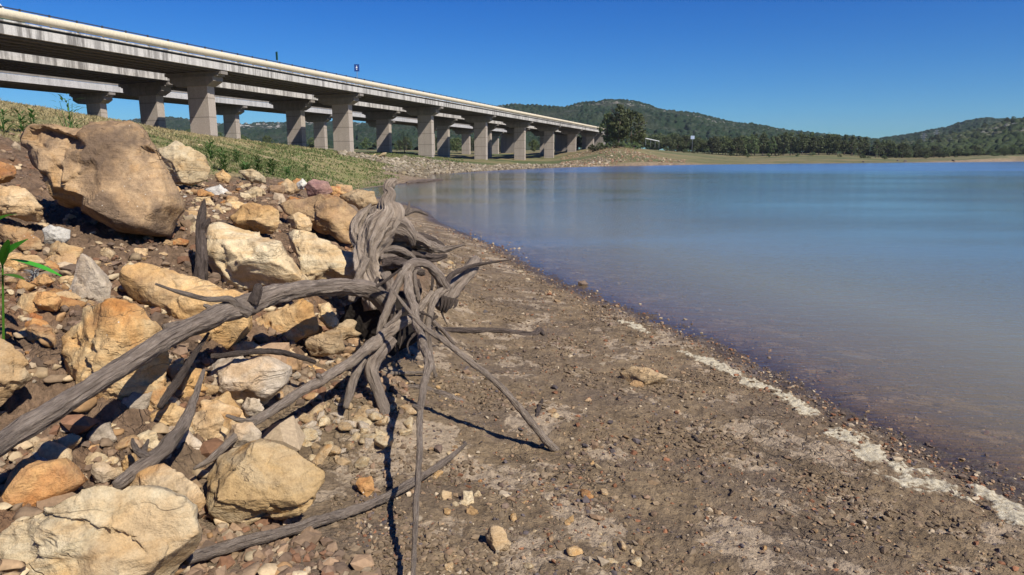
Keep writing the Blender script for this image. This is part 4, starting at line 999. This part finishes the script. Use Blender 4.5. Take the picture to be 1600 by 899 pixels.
# ------------------------------------------------------------------ hills
def hill_mat(name, greens, rock_amt, band=(.45, .9)):
    t = NT(name); c = t.coord('Object'); hz = t.attr('hh').outputs['Color']; h = t.sep(hz)
    n = t.noise(c, .02, 5, .6); n2 = t.noise(c, .14, 4, .7)
    col = t.ramp(t.math('ADD', t.math('MULTIPLY', n, .6), t.math('MULTIPLY', n2, .4)), [(.36, greens[0]), (.5, greens[1]), (.62, greens[2])])
    col = t.mix(t.math('MULTIPLY', h[1], .5), col, (.042, .045, .026))
    nr_ = t.noise(t.scaled(c, (1, 1, 2.2)), .07, 6, .75); 
    rk = t.ramp(nr_, [(.53, 0.), (.57, 1.)])
    rk = t.math('MULTIPLY', rk, h[0])
    rcol = t.ramp(t.noise(c, .09, 4, .7), [(.35, (.12, .09, .07)), (.48, (.28, .25, .215)), (.6, (.46, .43, .39))])
    col = t.mix(t.math('MULTIPLY', rk, rock_amt), col, rcol)
    return t.bsdf(col, .95, t.bump(t.noise(c, .35, 3, .7), .6, 2.), .1)

def canopy(x, y, cell, seed):
    """dome-shaped tree crowns on a jittered grid"""
    out = np.zeros_like(x); gx = np.floor(x / cell); gy = np.floor(y / cell)
    for dx in (-1, 0, 1):
        for dy in (-1, 0, 1):
            cx, cy = gx + dx, gy + dy
            h = np.sin(cx * 127.1 + cy * 311.7 + seed) * 43758.5453; h1 = h - np.floor(h)
            h = np.sin(cx * 269.5 + cy * 183.3 + seed) * 43758.5453; h2 = h - np.floor(h)
            px, py = (cx + .15 + .7 * h1) * cell, (cy + .15 + .7 * h2) * cell
            rr_ = cell * (.45 + .35 * h2); d2 = ((x - px) ** 2 + (y - py) ** 2) / rr_ ** 2
            out = np.maximum(out, np.sqrt(np.clip(1 - d2, 0, 1)) * (.5 + .9 * h1))
    return out

def hill(label, ridge, dist, r0, mat, tree_h, cell, seed, rock_band=(.55, .95), nA=800, nR=190, back=1.6, base=2.0):
    us = np.array([p[0] for p in ridge], float); vs = np.array([p[1] for p in ridge], float)
    azs = np.arctan((us - 800) / FP * CP); 
    hs = np.array([at(u, v, dist * math.cos(a))[2] for u, v, a in zip(us, vs, azs)])
    a = np.linspace(azs[0], azs[-1], nA); tt = np.concatenate([np.linspace(0, 1, nR), np.linspace(1, back, 24)[1:]])
    H = np.interp(a, azs, hs); H = np.convolve(np.pad(H, 6, 'edge'), np.ones(13) / 13, 'valid')
    A, T_ = np.meshgrid(a, tt); Hh = np.tile(H, (len(tt), 1))
    r = r0 + (dist - r0) * T_
    x, y = np.sin(A) * r, np.cos(A) * r
    sh = np.where(T_ <= 1, sstep(-.25, 1.12, T_) / sstep(-.25, 1.12, np.array(1.0)) * .35 + .65 * T_ ** 1.25, 1 - .55 * ((T_ - 1) / (back - 1)))
    xf, yf = x.ravel(), y.ravel()
    amp = np.clip(Hh.ravel() - base, 5, None)
    gul = fbm(np.column_stack([xf * .006 + seed, yf * .006, np.zeros(len(xf))]), 4)
    env = np.clip(np.sin(np.clip(T_.ravel(), 0, 1) * np.pi) + .12, 0, 1)
    z = base + (Hh.ravel() - base) * sh.ravel() + amp * .16 * gul * env
    open_ = sstep(.05, .45, fbm(np.column_stack([xf * .012 + 7, yf * .012, np.full(len(xf), seed)]), 4))
    z = z + tree_h * canopy(xf, yf, cell, seed) * (1 - .75 * open_)
    band = sstep(rock_band[0], rock_band[0] + .12, sh.ravel()) * (1 - sstep(rock_band[1], rock_band[1] + .06, sh.ravel()))
    hh = np.column_stack([np.clip(band * (.4 + .9 * sstep(-.2, .3, fbm(np.column_stack([xf * .02, yf * .02, np.full(len(xf), seed + 9)]), 3))) + .07, 0, 1), open_, np.zeros(len(xf))])
    i, j = np.meshgrid(np.arange(len(tt) - 1), np.arange(nA - 1), indexing='ij')
    Fq = np.stack([i * nA + j, i * nA + j + 1, (i + 1) * nA + j + 1, (i + 1) * nA + j], -1).reshape(-1, 4)
    o = mk('hill', np.column_stack([xf, yf, z]), Fq, mat, None, True, None, {'hh': hh})
    return tag(o, label, None, None, 'structure')
HG = hill_mat('hill_forest', [(.012, .025, .013), (.019, .034, .017), (.030, .045, .023)], .95)
HG2 = hill_mat('hill_scrub', [(.020, .033, .014), (.036, .050, .021), (.066, .072, .034)], .35)
hill('dark forested hill with pale crags behind the bridge end', [(560,200),(640,188),(700,178),(760,170),(800,165),(830,169),(865,171),(900,164),(930,161),(958,158),(985,161),(1010,167),(1060,178),(1095,182),(1120,190),(1150,196),(1180,197.5),(1210,205),(1240,209),(1290,213),(1340,219),(1400,226),(1460,234),(1520,242)], 1050, 430, HG, 4, 5.5, 1.0, (.77, .87))
hill('distant bluish hill seen under the bridges', [(-700,170),(-400,178),(-100,190),(60,198),(130,196),(200,192),(240,188),(270,186),(300,190),(340,197),(390,199),(430,195),(480,192),(540,195),(600,196),(680,200),(760,214),(820,236)], 1700, 480, HG, 5, 8, 2.0, (.62, .82))
hill('distant hill on the far side of the lake', [(1290,236),(1340,225),(1375,219),(1400,215.5),(1430,211),(1450,206),(1475,202),(1500,192.5),(1520,189),(1535,188),(1570,191.5),(1600,194),(1700,197),(1850,205),(2100,215)], 1350, 520, HG, 4, 6, 3.0, (2., 3.))
hill('near scrubby slope rising at the right edge', [(1330,239),(1380,231),(1420,226),(1460,220),(1500,212),(1530,204),(1560,195),(1580,189),(1600,185),(1660,176),(1760,168),(1900,170),(2200,185)], 760, 425, HG2, 3.2, 4.6, 4.0, (.3, .8))

# ------------------------------------------------------------------ trees
def leaf_mat(name, c0, c1):
    t = NT(name); rnd = t.rnd(); n = t.noise(t.coord('Object'), .6, 3, .6)
    col = t.mix(n, c0, c1)
    hs = t.n('ShaderNodeHueSaturation'); t.set(hs.inputs['Color'], col); t.set(hs.inputs['Value'], t.math('ADD', t.math('MULTIPLY', rnd, .95), .55)); t.set(hs.inputs['Hue'], t.math('ADD', t.math('MULTIPLY', rnd, .05), .475))
    x = t.n('ShaderNodeBsdfPrincipled'); t.set(x.inputs['Base Color'], hs.outputs[0]); x.inputs['Roughness'].default_value = .6; x.inputs['Specular IOR Level'].default_value = .25
    tl = t.n('ShaderNodeBsdfTranslucent'); t.set(tl.inputs[0], hs.outputs[0]); ms = t.n('ShaderNodeMixShader'); ms.inputs[0].default_value = .25
    t.t.links.new(x.outputs[0], ms.inputs[1]); t.t.links.new(tl.outputs[0], ms.inputs[2]); t.t.links.new(ms.outputs[0], t.out.inputs[0]); return t.m
LEAF = leaf_mat('tree_leaves', (.062, .082, .030), (.112, .132, .050)); BARK = simple('bark', (.10, .075, .055), .9)
def tree_parts(seed, h, w, base=.18, leaf=.34, nclump=46, per=36, bare=False):
    rg = np.random.default_rng(seed)
    m = MB(); m.bar((0, 0, -.4), (0, 0, h * .45), h * .022, 8, h * .014); tops = []
    m.bar((0, 0, h * .45), (rg.normal() * .04 * h, rg.normal() * .04 * h, h * .85), h * .014, 7, h * .004)
    nl = 9
    for i in range(nl):
        a = rg.uniform(0, 6.28); z0 = h * rg.uniform(.2, .6); L = w * .5 * rg.uniform(.6, .95)
        e = (math.cos(a) * L, math.sin(a) * L, z0 + h * rg.uniform(.1, .3)); m.bar((0, 0, z0), e, h * .009, 5, h * .003); tops.append(e)
        if bare:
            for q in range(3):
                s = rg.uniform(.4, .9); p = tuple(np.array([0, 0, z0]) * (1 - s) + np.array(e) * s); m.bar(p, (p[0] + rg.normal() * .12 * w, p[1] + rg.normal() * .12 * w, p[2] + rg.uniform(.05, .2) * h), h * .004, 4, h * .001)
    V = []; 
    C = []
    for i in range(nclump):
        while True:
            p = rg.uniform(-1, 1, 3)
            if p @ p < 1 and (p @ p > .16): break
        sh = .62 + .38 * math.sin(min(1, max(0, (p[2] + 1) / 2 + .15)) * math.pi)
        C.append((p[0] * w * .45 * sh, p[1] * w * .45 * sh, h * (base + (1 - base) * (p[2] * .46 + .5))))
    C = np.array(C)
    for c in C:
        rc = w * rg.uniform(.09, .19)
        n = per
        d = rg.normal(size=(n, 3)); d /= np.linalg.norm(d, axis=1)[:, None]; p = c + d * rc * rg.uniform(.3, 1.0, (n, 1)) * [1, 1, .75]
        nn = d + rg.normal(size=(n, 3)) * .6 + [0, 0, .35]; nn /= np.linalg.norm(nn, axis=1)[:, None]
        tq = np.cross(nn, rg.normal(size=(n, 3))); tq /= np.linalg.norm(tq, axis=1)[:, None]; bq = np.cross(nn, tq)
        s = leaf * rg.uniform(.6, 1.3, (n, 1)); 
        V.append(np.stack([p - tq * s, p - bq * s * .55, p + tq * s, p + bq * s * .55], 1).reshape(-1, 3))
    V = np.vstack(V); Fq = np.arange(len(V)).reshape(-1, 4)
    return m, V, Fq
def proto_tree(name, label, group, *a, **k):
    t = thing(name, label, 'tree', (0, 0, 0), 0, group); m, V, Fq = tree_parts(*a, **k)
    m.build('trunk', BARK, t); mk('crown', V, Fq, LEAF, t, False); return t
KINDS = []
for s in range(4): KINDS.append(('tall', proto_tree('tree', '', '', 50 + s, 12, 6.5, base=.12)))
for s in range(4): KINDS.append(('round', proto_tree('tree', '', '', 60 + s, 8, 8.5, base=.06, leaf=.32)))
for s in range(3): KINDS.append(('shrub', proto_tree('shrub', '', '', 70 + s, 3, 4.2, base=.0, leaf=.22, nclump=22, per=30)))
BYK = {k: [t for q, t in KINDS if q == k] for k in ('tall', 'round', 'shrub')}
usedp = set(); rgT = np.random.default_rng(77)
def plant_tree(kind, u, Y, h_px, label, group):
    src = BYK[kind][int(rgT.integers(len(BYK[kind])))]
    a = math.atan((u - 800) / FP * CP); x = math.tan(a) * Y; z = gz(x, Y)
    H0 = {'tall': 12, 'round': 8, 'shrub': 3}[kind]; s = h_px / FP * Y * 1.0 / H0
    if src.name in usedp: o = copy_tree(src)
    else: o = src; usedp.add(src.name)
    o.location = (x, Y, z - .1); o.rotation_euler = (0, 0, rgT.uniform(0, 6.28)); q = rgT.uniform(.9, 1.15); o.scale = (s * q, s * q, s)
    tag(o, label, 'tree' if kind != 'shrub' else 'shrub', group); return o
TG = 'trees of the far shore tree line'
# the clump at the bridge end
for u, Y, hp, l in [(948, 196, 55, 'tall leafy tree directly at the end of the pipe viaduct'), (966, 193, 68, 'tallest bushy tree in the clump at the bridge end'), (985, 196, 60, 'bushy tree at the lake side of the clump at the bridge end'), (996, 200, 40, 'lower tree at the outer edge of the clump at the bridge end'), (958, 205, 58, 'tree hidden at the back of the clump at the bridge end')]:
    plant_tree('tall' if u in (966, 996, 948) else 'round', u, Y, hp * (1.0 if u != 958 else .72), l, 'tree clump at the bridge end')
for u in (925, 938, 950, 962, 975, 990): plant_tree('shrub', u, 186 + rgT.uniform(-3, 3), 11 + rgT.uniform(-2, 3), 'low shrub at the foot of the tree clump at the bridge end', 'shrubs under the bridge end clump')
def tl(u):  # tree tops of the tree line in the photograph
    return np.interp(u, [1000, 1030, 1060, 1100, 1130, 1180, 1200, 1250, 1300, 1340, 1380, 1420, 1460, 1500, 1560, 1610], [24, 26, 26, 24, 28, 33, 34, 33, 31, 29, 27, 20, 17, 15, 15, 16])
u = 1006.0
while u < 1385:
    for row in range(2):
        uu = u + rgT.uniform(-4, 4); Y = 345 + row * 16 + rgT.uniform(-8, 8)
        kd = 'tall' if (uu > 1170 and rgT.random() < .7) else 'round'
        plant_tree(kd, uu, Y, tl(uu) * rgT.uniform(.78, 1.12), ('slender dark green tree in the tall stretch of the shore tree line' if kd == 'tall' else ('round dark green tree in the lake-centre part of the shore tree line' if uu > 1120 else 'round tree of the shore tree line next to the bridge end')), TG)
    u += rgT.uniform(8, 13)
u = 1388.0
while u < 1660:
    for row in range(2):
        uu = u + rgT.uniform(-4, 4); Y = (398 + row * 14 + rgT.uniform(-5, 5)) * math.cos(math.atan((uu - 800) / FP * CP))
        plant_tree('round', uu, Y, tl(uu) * rgT.uniform(.6, 1.15), 'low round tree on the scrubby shore under the right-hand slope', 'low trees under the scrubby slope')
    u += rgT.uniform(9, 15)
for k in range(46):
    uu = rgT.uniform(1390, 1690); Y = rgT.uniform(440, 700)
    o = plant_tree('round', uu, Y, rgT.uniform(7, 13) , 'dark bush scattered on the scrubby slope at the picture edge', 'bushes on the scrubby slope')
    # stand on the slope
    x, y = o.location.x, o.location.y
    o['_slope'] = 1
for k in range(26):
    uu = rgT.uniform(1000, 1620); plant_tree('shrub', uu, (rgT.uniform(330, 350) + (40 if uu > 1400 else 0)) * math.cos(math.atan((uu - 800) / FP * CP)), rgT.uniform(4, 8), 'small shrub in front of the shore tree line', 'shrubs before the tree line')
for k in range(26):
    uu = rgT.uniform(560, 940); plant_tree('round', uu, rgT.uniform(262, 330), rgT.uniform(17, 27), 'dark tree seen between the viaduct piers', 'trees behind the viaducts')
for k in range(12):
    plant_tree('round', rgT.uniform(160, 560), rgT.uniform(220, 300), rgT.uniform(12, 20), 'dark tree beyond the grassy bank under the bridges', 'trees beyond the grassy bank')
# drop the hillside bushes onto the slope mesh
bpy.context.view_layer.update()
dg = bpy.context.evaluated_depsgraph_get()
slope = [o for o in bpy.data.objects if o.get('label', '').startswith('near scrubby')][0]
for o in list(bpy.data.objects):
    if '_slope' in o:
        ok, loc, nr_, ix = slope.ray_cast(Vector((o.location.x, o.location.y, 500)), Vector((0, 0, -1)))
        if ok: o.location.z = loc.z - .8
        del o['_slope']
bt = thing('bare_tree', 'small bare dead tree standing between two dark piers', 'tree', (0, 0, 0)); m, V, Fq = tree_parts(5, 5.0, 3.2, bare=True); m.build('trunk', BARK, bt)
P = at(632, 240, 128); bt.location = (P[0], P[1], gz(P[0], P[1]))

# ------------------------------------------------------------------ pylons, far sign, guard rail, shore rocks
def pylon(label, u, vtop, Y, hpx):
    P = at(u, vtop, Y); h = hpx / FP * Y; t = thing('power_pylon', label, 'pylon', (P[0], P[1], P[2] - h)); m = MB(); b = h * .10
    L = [(-1, -1), (1, -1), (1, 1), (-1, 1)]; n = 7; r_ = h * .006
    def w(k): return b * (1 - .85 * k)
    for a, c in L: m.bar((a * b, c * b, 0), (a * b * .15, c * b * .15, h), r_, 4)
    for k in range(n):
        z0, z1 = k / n, (k + 1) / n
        for q in range(4):
            a, c = L[q], L[(q + 1) % 4]; m.bar((a[0] * w(z0), a[1] * w(z0), z0 * h), (c[0] * w(z1), c[1] * w(z1), z1 * h), r_ * .7, 4)
    m.build('lattice', STEEL, t); m = MB()
    for z_, l_ in ((.72, .17), (.83, .21), (.94, .15)):
        m.bar((-l_ * h, 0, z_ * h), (l_ * h, 0, z_ * h), r_, 4)
        for s in (-1, 1): m.bar((s * l_ * h, 0, z_ * h), (0, 0, (z_ + .05) * h), r_ * .7, 4)
    m.build('cross_arm', STEEL, t)
pylon('lattice pylon standing lowest, at the foot of the distant hill', 1444, 208, 560, 26)
pylon('lattice pylon just uphill of the lowest pylon', 1464, 203, 640, 24)
pylon('lattice pylon high on the scrubby slope near the picture edge', 1585, 192, 560, 28)
P = at(1080, 213, 335); z0 = gz(P[0], P[1]); t = thing('notice_board', 'pale board on a white post among the shore trees', 'sign', (P[0], P[1], z0))
m = MB(); m.bar((.7, .1, 0), (.7, .1, P[2] - z0 - .5), .07); m.build('post', STEEL, t); m = MB(); m.box(-.2, 1.6, -.05, .05, P[2] - z0 - 1.4, P[2] - z0 + .2); m.build('panel', simple('pale_blue_panel', (.32, .38, .48)), t)
A0, A1 = at(1000, 214.5, 215), at(1030, 221, 270)
t = thing('guard_rail', 'white guard rail of the road beyond the tree clump', 'railing', (A0[0], A0[1], A0[2])); m = MB()
d_ = A1 - A0; m.bar((0, 0, 0), tuple(d_), .13, 6); m.build('rail', WHITE, t)
for k in range(5):
    p = d_ * k / 4; m = MB(); m.bar((p[0], p[1], p[2] - 2.2 - k * .1), (p[0], p[1], p[2]), .05, 5); m.build('post', STEEL, t)
for u, v, r, l in [(1403, 252, 3.0, 'dark rock at the far waterline, left of a twin'), (1414, 253.2, 3.6, 'dark rock at the far waterline, right of a twin'), (1349, 254, 2.2, 'small dark rock at the far waterline below the tall trees'), (1490, 251.8, 2.6, 'dark rock on the far waterline below the scrubby slope')]:
    P = hit(u, v, 60); put_stone(P, r / FP * P[1], 'dark', l, 'rocks at the far waterline', np.random.default_rng(int(u)))
for u, v, r, l in [(597, 247.5, 10, 'flat pale slab lying on the grassy bank near the piers'), (583, 244.5, 5, 'small pale stone left of the flat slab on the grassy bank'), (314, 229, 6, 'pale stone showing through the grass by the cracked boulder')]:
    P = hit(u, v, 6); o = put_stone(P, r / FP * P[1], 'cream', l, 'stones on the grassy bank', np.random.default_rng(int(u))); o.scale.z *= .5

# ------------------------------------------------------------------ grass, weeds, plants
def blade_mat():
    t = NT('grass_blades'); c = t.attr('tint').outputs['Color']; x = t.n('ShaderNodeBsdfPrincipled'); t.set(x.inputs['Base Color'], c); x.inputs['Roughness'].default_value = .6; x.inputs['Specular IOR Level'].default_value = .2
    tl = t.n('ShaderNodeBsdfTranslucent'); t.set(tl.inputs[0], c); ms = t.n('ShaderNodeMixShader'); ms.inputs[0].default_value = .3
    t.t.links.new(x.outputs[0], ms.inputs[1]); t.t.links.new(tl.outputs[0], ms.inputs[2]); t.t.links.new(ms.outputs[0], t.out.inputs[0]); return t.m
BLADE = blade_mat()
def grass(n, seed):
    P, rg = polar_pts(n, -62, -4, 7.0, 150, seed)
    s = inpoly(P, GPOLY); r = np.hypot(*P.T)
    m = (s / (r * .05) + .5 * fbm(p2(P[:, 0], P[:, 1], .7, 9), 3) > .05) & (fbm(p2(P[:, 0], P[:, 1], 1.1, 13), 3) > -.16) & (lake_sd(P) > .4)
    P = P[m]; r = r[m]; n = len(P); z = terrain(P)
    # green near the shore, straw-coloured higher up
    dr_ = sstep(-.35, .45, fbm(p2(P[:, 0], P[:, 1], .22, 5), 3) * 1.1 + (z - (1.75 + .014 * r)) * 1.0)
    dr_ = np.clip(dr_ + rg.normal(size=n) * .16, 0, 1)
    col = np.array([.115, .155, .048])[None] * (1 - dr_[:, None]) + np.array([.40, .32, .16])[None] * dr_[:, None]
    col *= rg.uniform(.6, 1.3, (n, 1))
    h = rg.uniform(.5, 1.2, n) * (.042 + .0022 * np.minimum(r, 60)) * (1 + .5 * fbm(p2(P[:, 0], P[:, 1], .8, 1), 2)); w = .004 + .00075 * r
    a = rg.uniform(0, 6.28, n); dx = np.stack([np.cos(a), np.sin(a), np.zeros(n)], -1); ln = rg.normal(size=(n, 3)) * .45; ln[:, 2] = 1
    B = np.column_stack([P, z - .02])
    V = np.stack([B - dx * w[:, None], B + dx * w[:, None], B + ln * h[:, None] * .55 + dx * w[:, None] * .7, B + ln * h[:, None] * np.array([1.25, 1.25, 1])], 1).reshape(-1, 3)
    k = np.arange(n) * 4; Fq = np.column_stack([k, k + 1, k + 2, k + 3])
    o = mk('grass', V, Fq, BLADE, None, False, None, {'tint': np.repeat(col, 4, 0)}); tag(o, kind='stuff')
grass(200000, 31)

def leafV(base, d, L, w, droop, rg, curl=.25):
    """a lanceolate leaf as a folded strip"""
    d = np.array(d, float); d /= np.linalg.norm(d); side = np.cross(d, [0, 0, 1]); side /= np.linalg.norm(side) + 1e-9; up = np.cross(side, d)
    V = []; n = 8
    for i in range(n + 1):
        t = i / n; c = base + d * L * t + up * (-droop * L * t * t); ww = w * math.sin(math.pi * min(1, (t * .92 + .04))) ** .8 * (1 - .25 * t)
        V += [c - side * ww + up * ww * curl, c, c + side * ww + up * ww * curl]
    F = []
    for i in range(n):
        k = i * 3; F += [(k, k + 1, k + 4, k + 3), (k + 1, k + 2, k + 5, k + 4)]
    return V, F
PLANT = leaf_mat('fresh_leaves', (.05, .20, .015), (.10, .32, .03)); WEED = leaf_mat('weed_leaves', (.05, .11, .025), (.09, .17, .04)); SILV = leaf_mat('silver_leaves', (.35, .36, .32), (.5, .5, .46))
def leafy(name, label, base, stem_top, leaves, mat, seed, cat='plant', group=None, stem_r=.006):
    t = thing(name, label, cat, base, 0, group); base = np.array(base); rg = np.random.default_rng(seed)
    m = MB(); m.bar((0, 0, -.03), tuple(np.array(stem_top) - base), stem_r, 6, stem_r * .6); m.build('stem', mat, t)
    for (p, d, L, w, dp) in leaves:
        V, F = leafV(np.array(p) - base, d, L, w, dp, rg); mk('leaf', V, F, mat, t, True)
    return t
Yp = 2.75; pb = at(-8, 500, Yp); pb[2] = gz(pb[0], pb[1]); pt_ = at(4, 410, Yp)
lv = []
for (u0, v0, u1, v1, w) in [(2, 405, 42, 370, 13), (14, 405, 95, 426, 11), (4, 405, -40, 400, 14), (0, 430, 38, 436, 10), (-4, 345, 25, 334, 9), (-5, 400, -30, 350, 12), (4, 415, 12, 372, 10), (0, 420, -40, 450, 12)]:
    a = at(u0, v0, Yp); b = at(u1, v1, Yp - .1); lv.append((a, b - a + np.array([0, 0, .02]), np.linalg.norm(b - a), w / FP * Yp * .75, .12))
leafy('leafy_plant', 'bright green broad-leaved plant at the edge of the picture', pb, pt_, lv, PLANT, 1)
def sprig(name, label, P, h, n, mat, seed, L, w, cat='plant', group=None):
    rg = np.random.default_rng(seed); lv = []
    P = np.array([P[0], P[1], gz(P[0], P[1])])
    for i in range(n):
        a = rg.uniform(0, 6.28); z = rg.uniform(.05, 1) * h; d = np.array([math.cos(a), math.sin(a), rg.uniform(.3, 1.3)]); lv.append((P + np.array([0, 0, z]) + np.array([math.cos(a), math.sin(a), 0]) * rg.uniform(0, .25) * h, d, L * rg.uniform(.6, 1.2), w, .3))
    t = thing(name, label, cat, P, 0, group); m = MB(); V = []; F = []
    for k in range(5):
        m.bar((0, 0, -.02), (rg.normal() * .18 * h, rg.normal() * .18 * h, h * rg.uniform(.6, 1)), .004 + h * .006, 5, .002)
    m.build('stem', mat, t)
    for (p, d, L_, w_, dp) in lv:
        v, f = leafV(np.array(p) - P, d, L_, w_, dp, rg); k = len(V); V += v; F += [tuple(i + k for i in q) for q in f]
    mk('foliage', V, F, mat, t, True); return t
sprig('dry_sprig', 'small silver-grey dried sprig on the soil', hit(56, 446), .07, 60, SILV, 3, .045, .004)
for i, (u, v, h, l) in enumerate([(350, 268, .5, 'leafy weed between cracked boulder and cream slab'), (372, 256, .55, 'tall leafy weed standing above the other weeds in the grass'), (403, 270, .42, 'broad bushy weed right of the cream slab'), (425, 274, .45, 'bushy dark green weed above the pink stone'),
        (450, 277, .4, 'low green weed at the lower edge of the grass'), (385, 282, .35, 'spiky tuft rising from the stones below the weeds'), (300, 292, .28, 'trailing green weed under the cracked boulder'), (275, 286, .25, 'small weed between huge boulder and cracked boulder'), (478, 268, .5, 'weed in the green strip beyond the pink stone'), (330, 250, .5, 'weed at the upper right of the cracked boulder')]):
    P = hit(u, v, 5.0, 40)
    sprig('weed', l, P, h * .62, 110, WEED, 20 + i, .10, .012, 'weed', 'green weeds at the edge of the rubble')
for i, (u, Y, h, l) in enumerate([(115, 9, .62, 'slim dark sapling rising behind the huge brown boulder'), (12, 8.5, .5, 'grassy weed stalk at the upper picture edge'), (40, 9, .42, 'bushy dry weed behind the huge boulder'), (58, 10, .38, 'short dry weed left of the sapling')]):
    a = math.atan((u - 800) / FP * CP); P = (math.tan(a) * Y, Y, 0); sprig('weed', l, P, h * (1 if u == 115 else .6), 60, WEED, 50 + i, .10, .012, 'weed', 'weeds on the crest behind the huge boulder')

# ------------------------------------------------------------------ haze
HAZE = True
if HAZE:
    m = MB(); m.box(-2300, 2300, -200, 2750, -4.5, 135); t = NT('haze_air')
    v = t.n('ShaderNodeVolumePrincipled'); v.inputs['Color'].default_value = (.72, .84, 1, 1); v.inputs['Density'].default_value = .00009; v.inputs['Anisotropy'].default_value = .2
    t.t.links.new(v.outputs[0], t.out.inputs['Volume']); t.m.volume_intersection_method = 'FAST' if hasattr(t.m, 'volume_intersection_method') else None
    hz = m.build('haze', t.m); tag(hz, kind='stuff')

# ------------------------------------------------------------------ light, sky, camera
SUN_AZ, SUN_EL = R(139), R(45)
w = bpy.data.worlds.new('World'); sc.world = w; w.use_nodes = True; nt = w.node_tree
bg = nt.nodes['Background']; sky = nt.nodes.new('ShaderNodeTexSky'); sky.sky_type = 'NISHITA'; sky.sun_disc = False
sky.sun_elevation = SUN_EL; sky.sun_rotation = SUN_AZ; sky.air_density = 1.0; sky.dust_density = .0; sky.ozone_density = 2.2; sky.altitude = 200
hs = nt.nodes.new('ShaderNodeHueSaturation'); hs.inputs['Saturation'].default_value = 1.25; hs.inputs['Value'].default_value = 1.0
tn = nt.nodes.new('ShaderNodeMix'); tn.data_type = 'RGBA'; tn.blend_type = 'MULTIPLY'; tn.inputs[0].default_value = 1; 
tc = nt.nodes.new('ShaderNodeTexCoord'); sx = nt.nodes.new('ShaderNodeSeparateXYZ'); cr = nt.nodes.new('ShaderNodeValToRGB'); nt.links.new(tc.outputs['Generated'], sx.inputs[0]); nt.links.new(sx.outputs[2], cr.inputs[0])
cr.color_ramp.elements[0].position = .0; cr.color_ramp.elements[0].color = (.42, .84, 1.30, 1); cr.color_ramp.elements[1].position = .30; cr.color_ramp.elements[1].color = (.075, .56, 1.32, 1); nt.links.new(cr.outputs[0], tn.inputs[7])
nt.links.new(sky.outputs[0], hs.inputs['Color']); nt.links.new(hs.outputs[0], tn.inputs[6]); nt.links.new(tn.outputs[2], bg.inputs[0]); bg.inputs[1].default_value = .052
sun = bpy.data.lights.new('sun', 'SUN'); sun.energy = 4.6; sun.angle = R(.53); sun.color = (1, .95, .87); so = bpy.data.objects.new('sun', sun); COL.objects.link(so)
sd = Vector((math.sin(SUN_AZ) * math.cos(SUN_EL), math.cos(SUN_AZ) * math.cos(SUN_EL), math.sin(SUN_EL))); so.rotation_euler = sd.to_track_quat('Z', 'Y').to_euler(); so.location = sd * 300
cam = bpy.data.cameras.new('camera'); cam.sensor_width = 36; cam.lens = FP / 1600 * 36; cam.clip_start = .05; cam.clip_end = 20000
co = bpy.data.objects.new('camera', cam); COL.objects.link(co); co.location = (0, 0, HC); co.rotation_euler = (math.pi / 2 - PITCH, 0, 0); sc.camera = co
sc.view_settings.view_transform = 'Standard'; sc.view_settings.look = 'None'; sc.view_settings.exposure = .52; sc.view_settings.gamma = 1; sc.view_settings.use_curve_mapping = False
sc.render.engine = 'CYCLES'; sc.cycles.max_bounces = 6; sc.cycles.diffuse_bounces = 2; sc.cycles.glossy_bounces = 3; sc.cycles.transparent_max_bounces = 12; sc.cycles.volume_bounces = 0
sc.cycles.use_denoising = True; sc.cycles.use_adaptive_sampling = True; sc.cycles.adaptive_threshold = .015
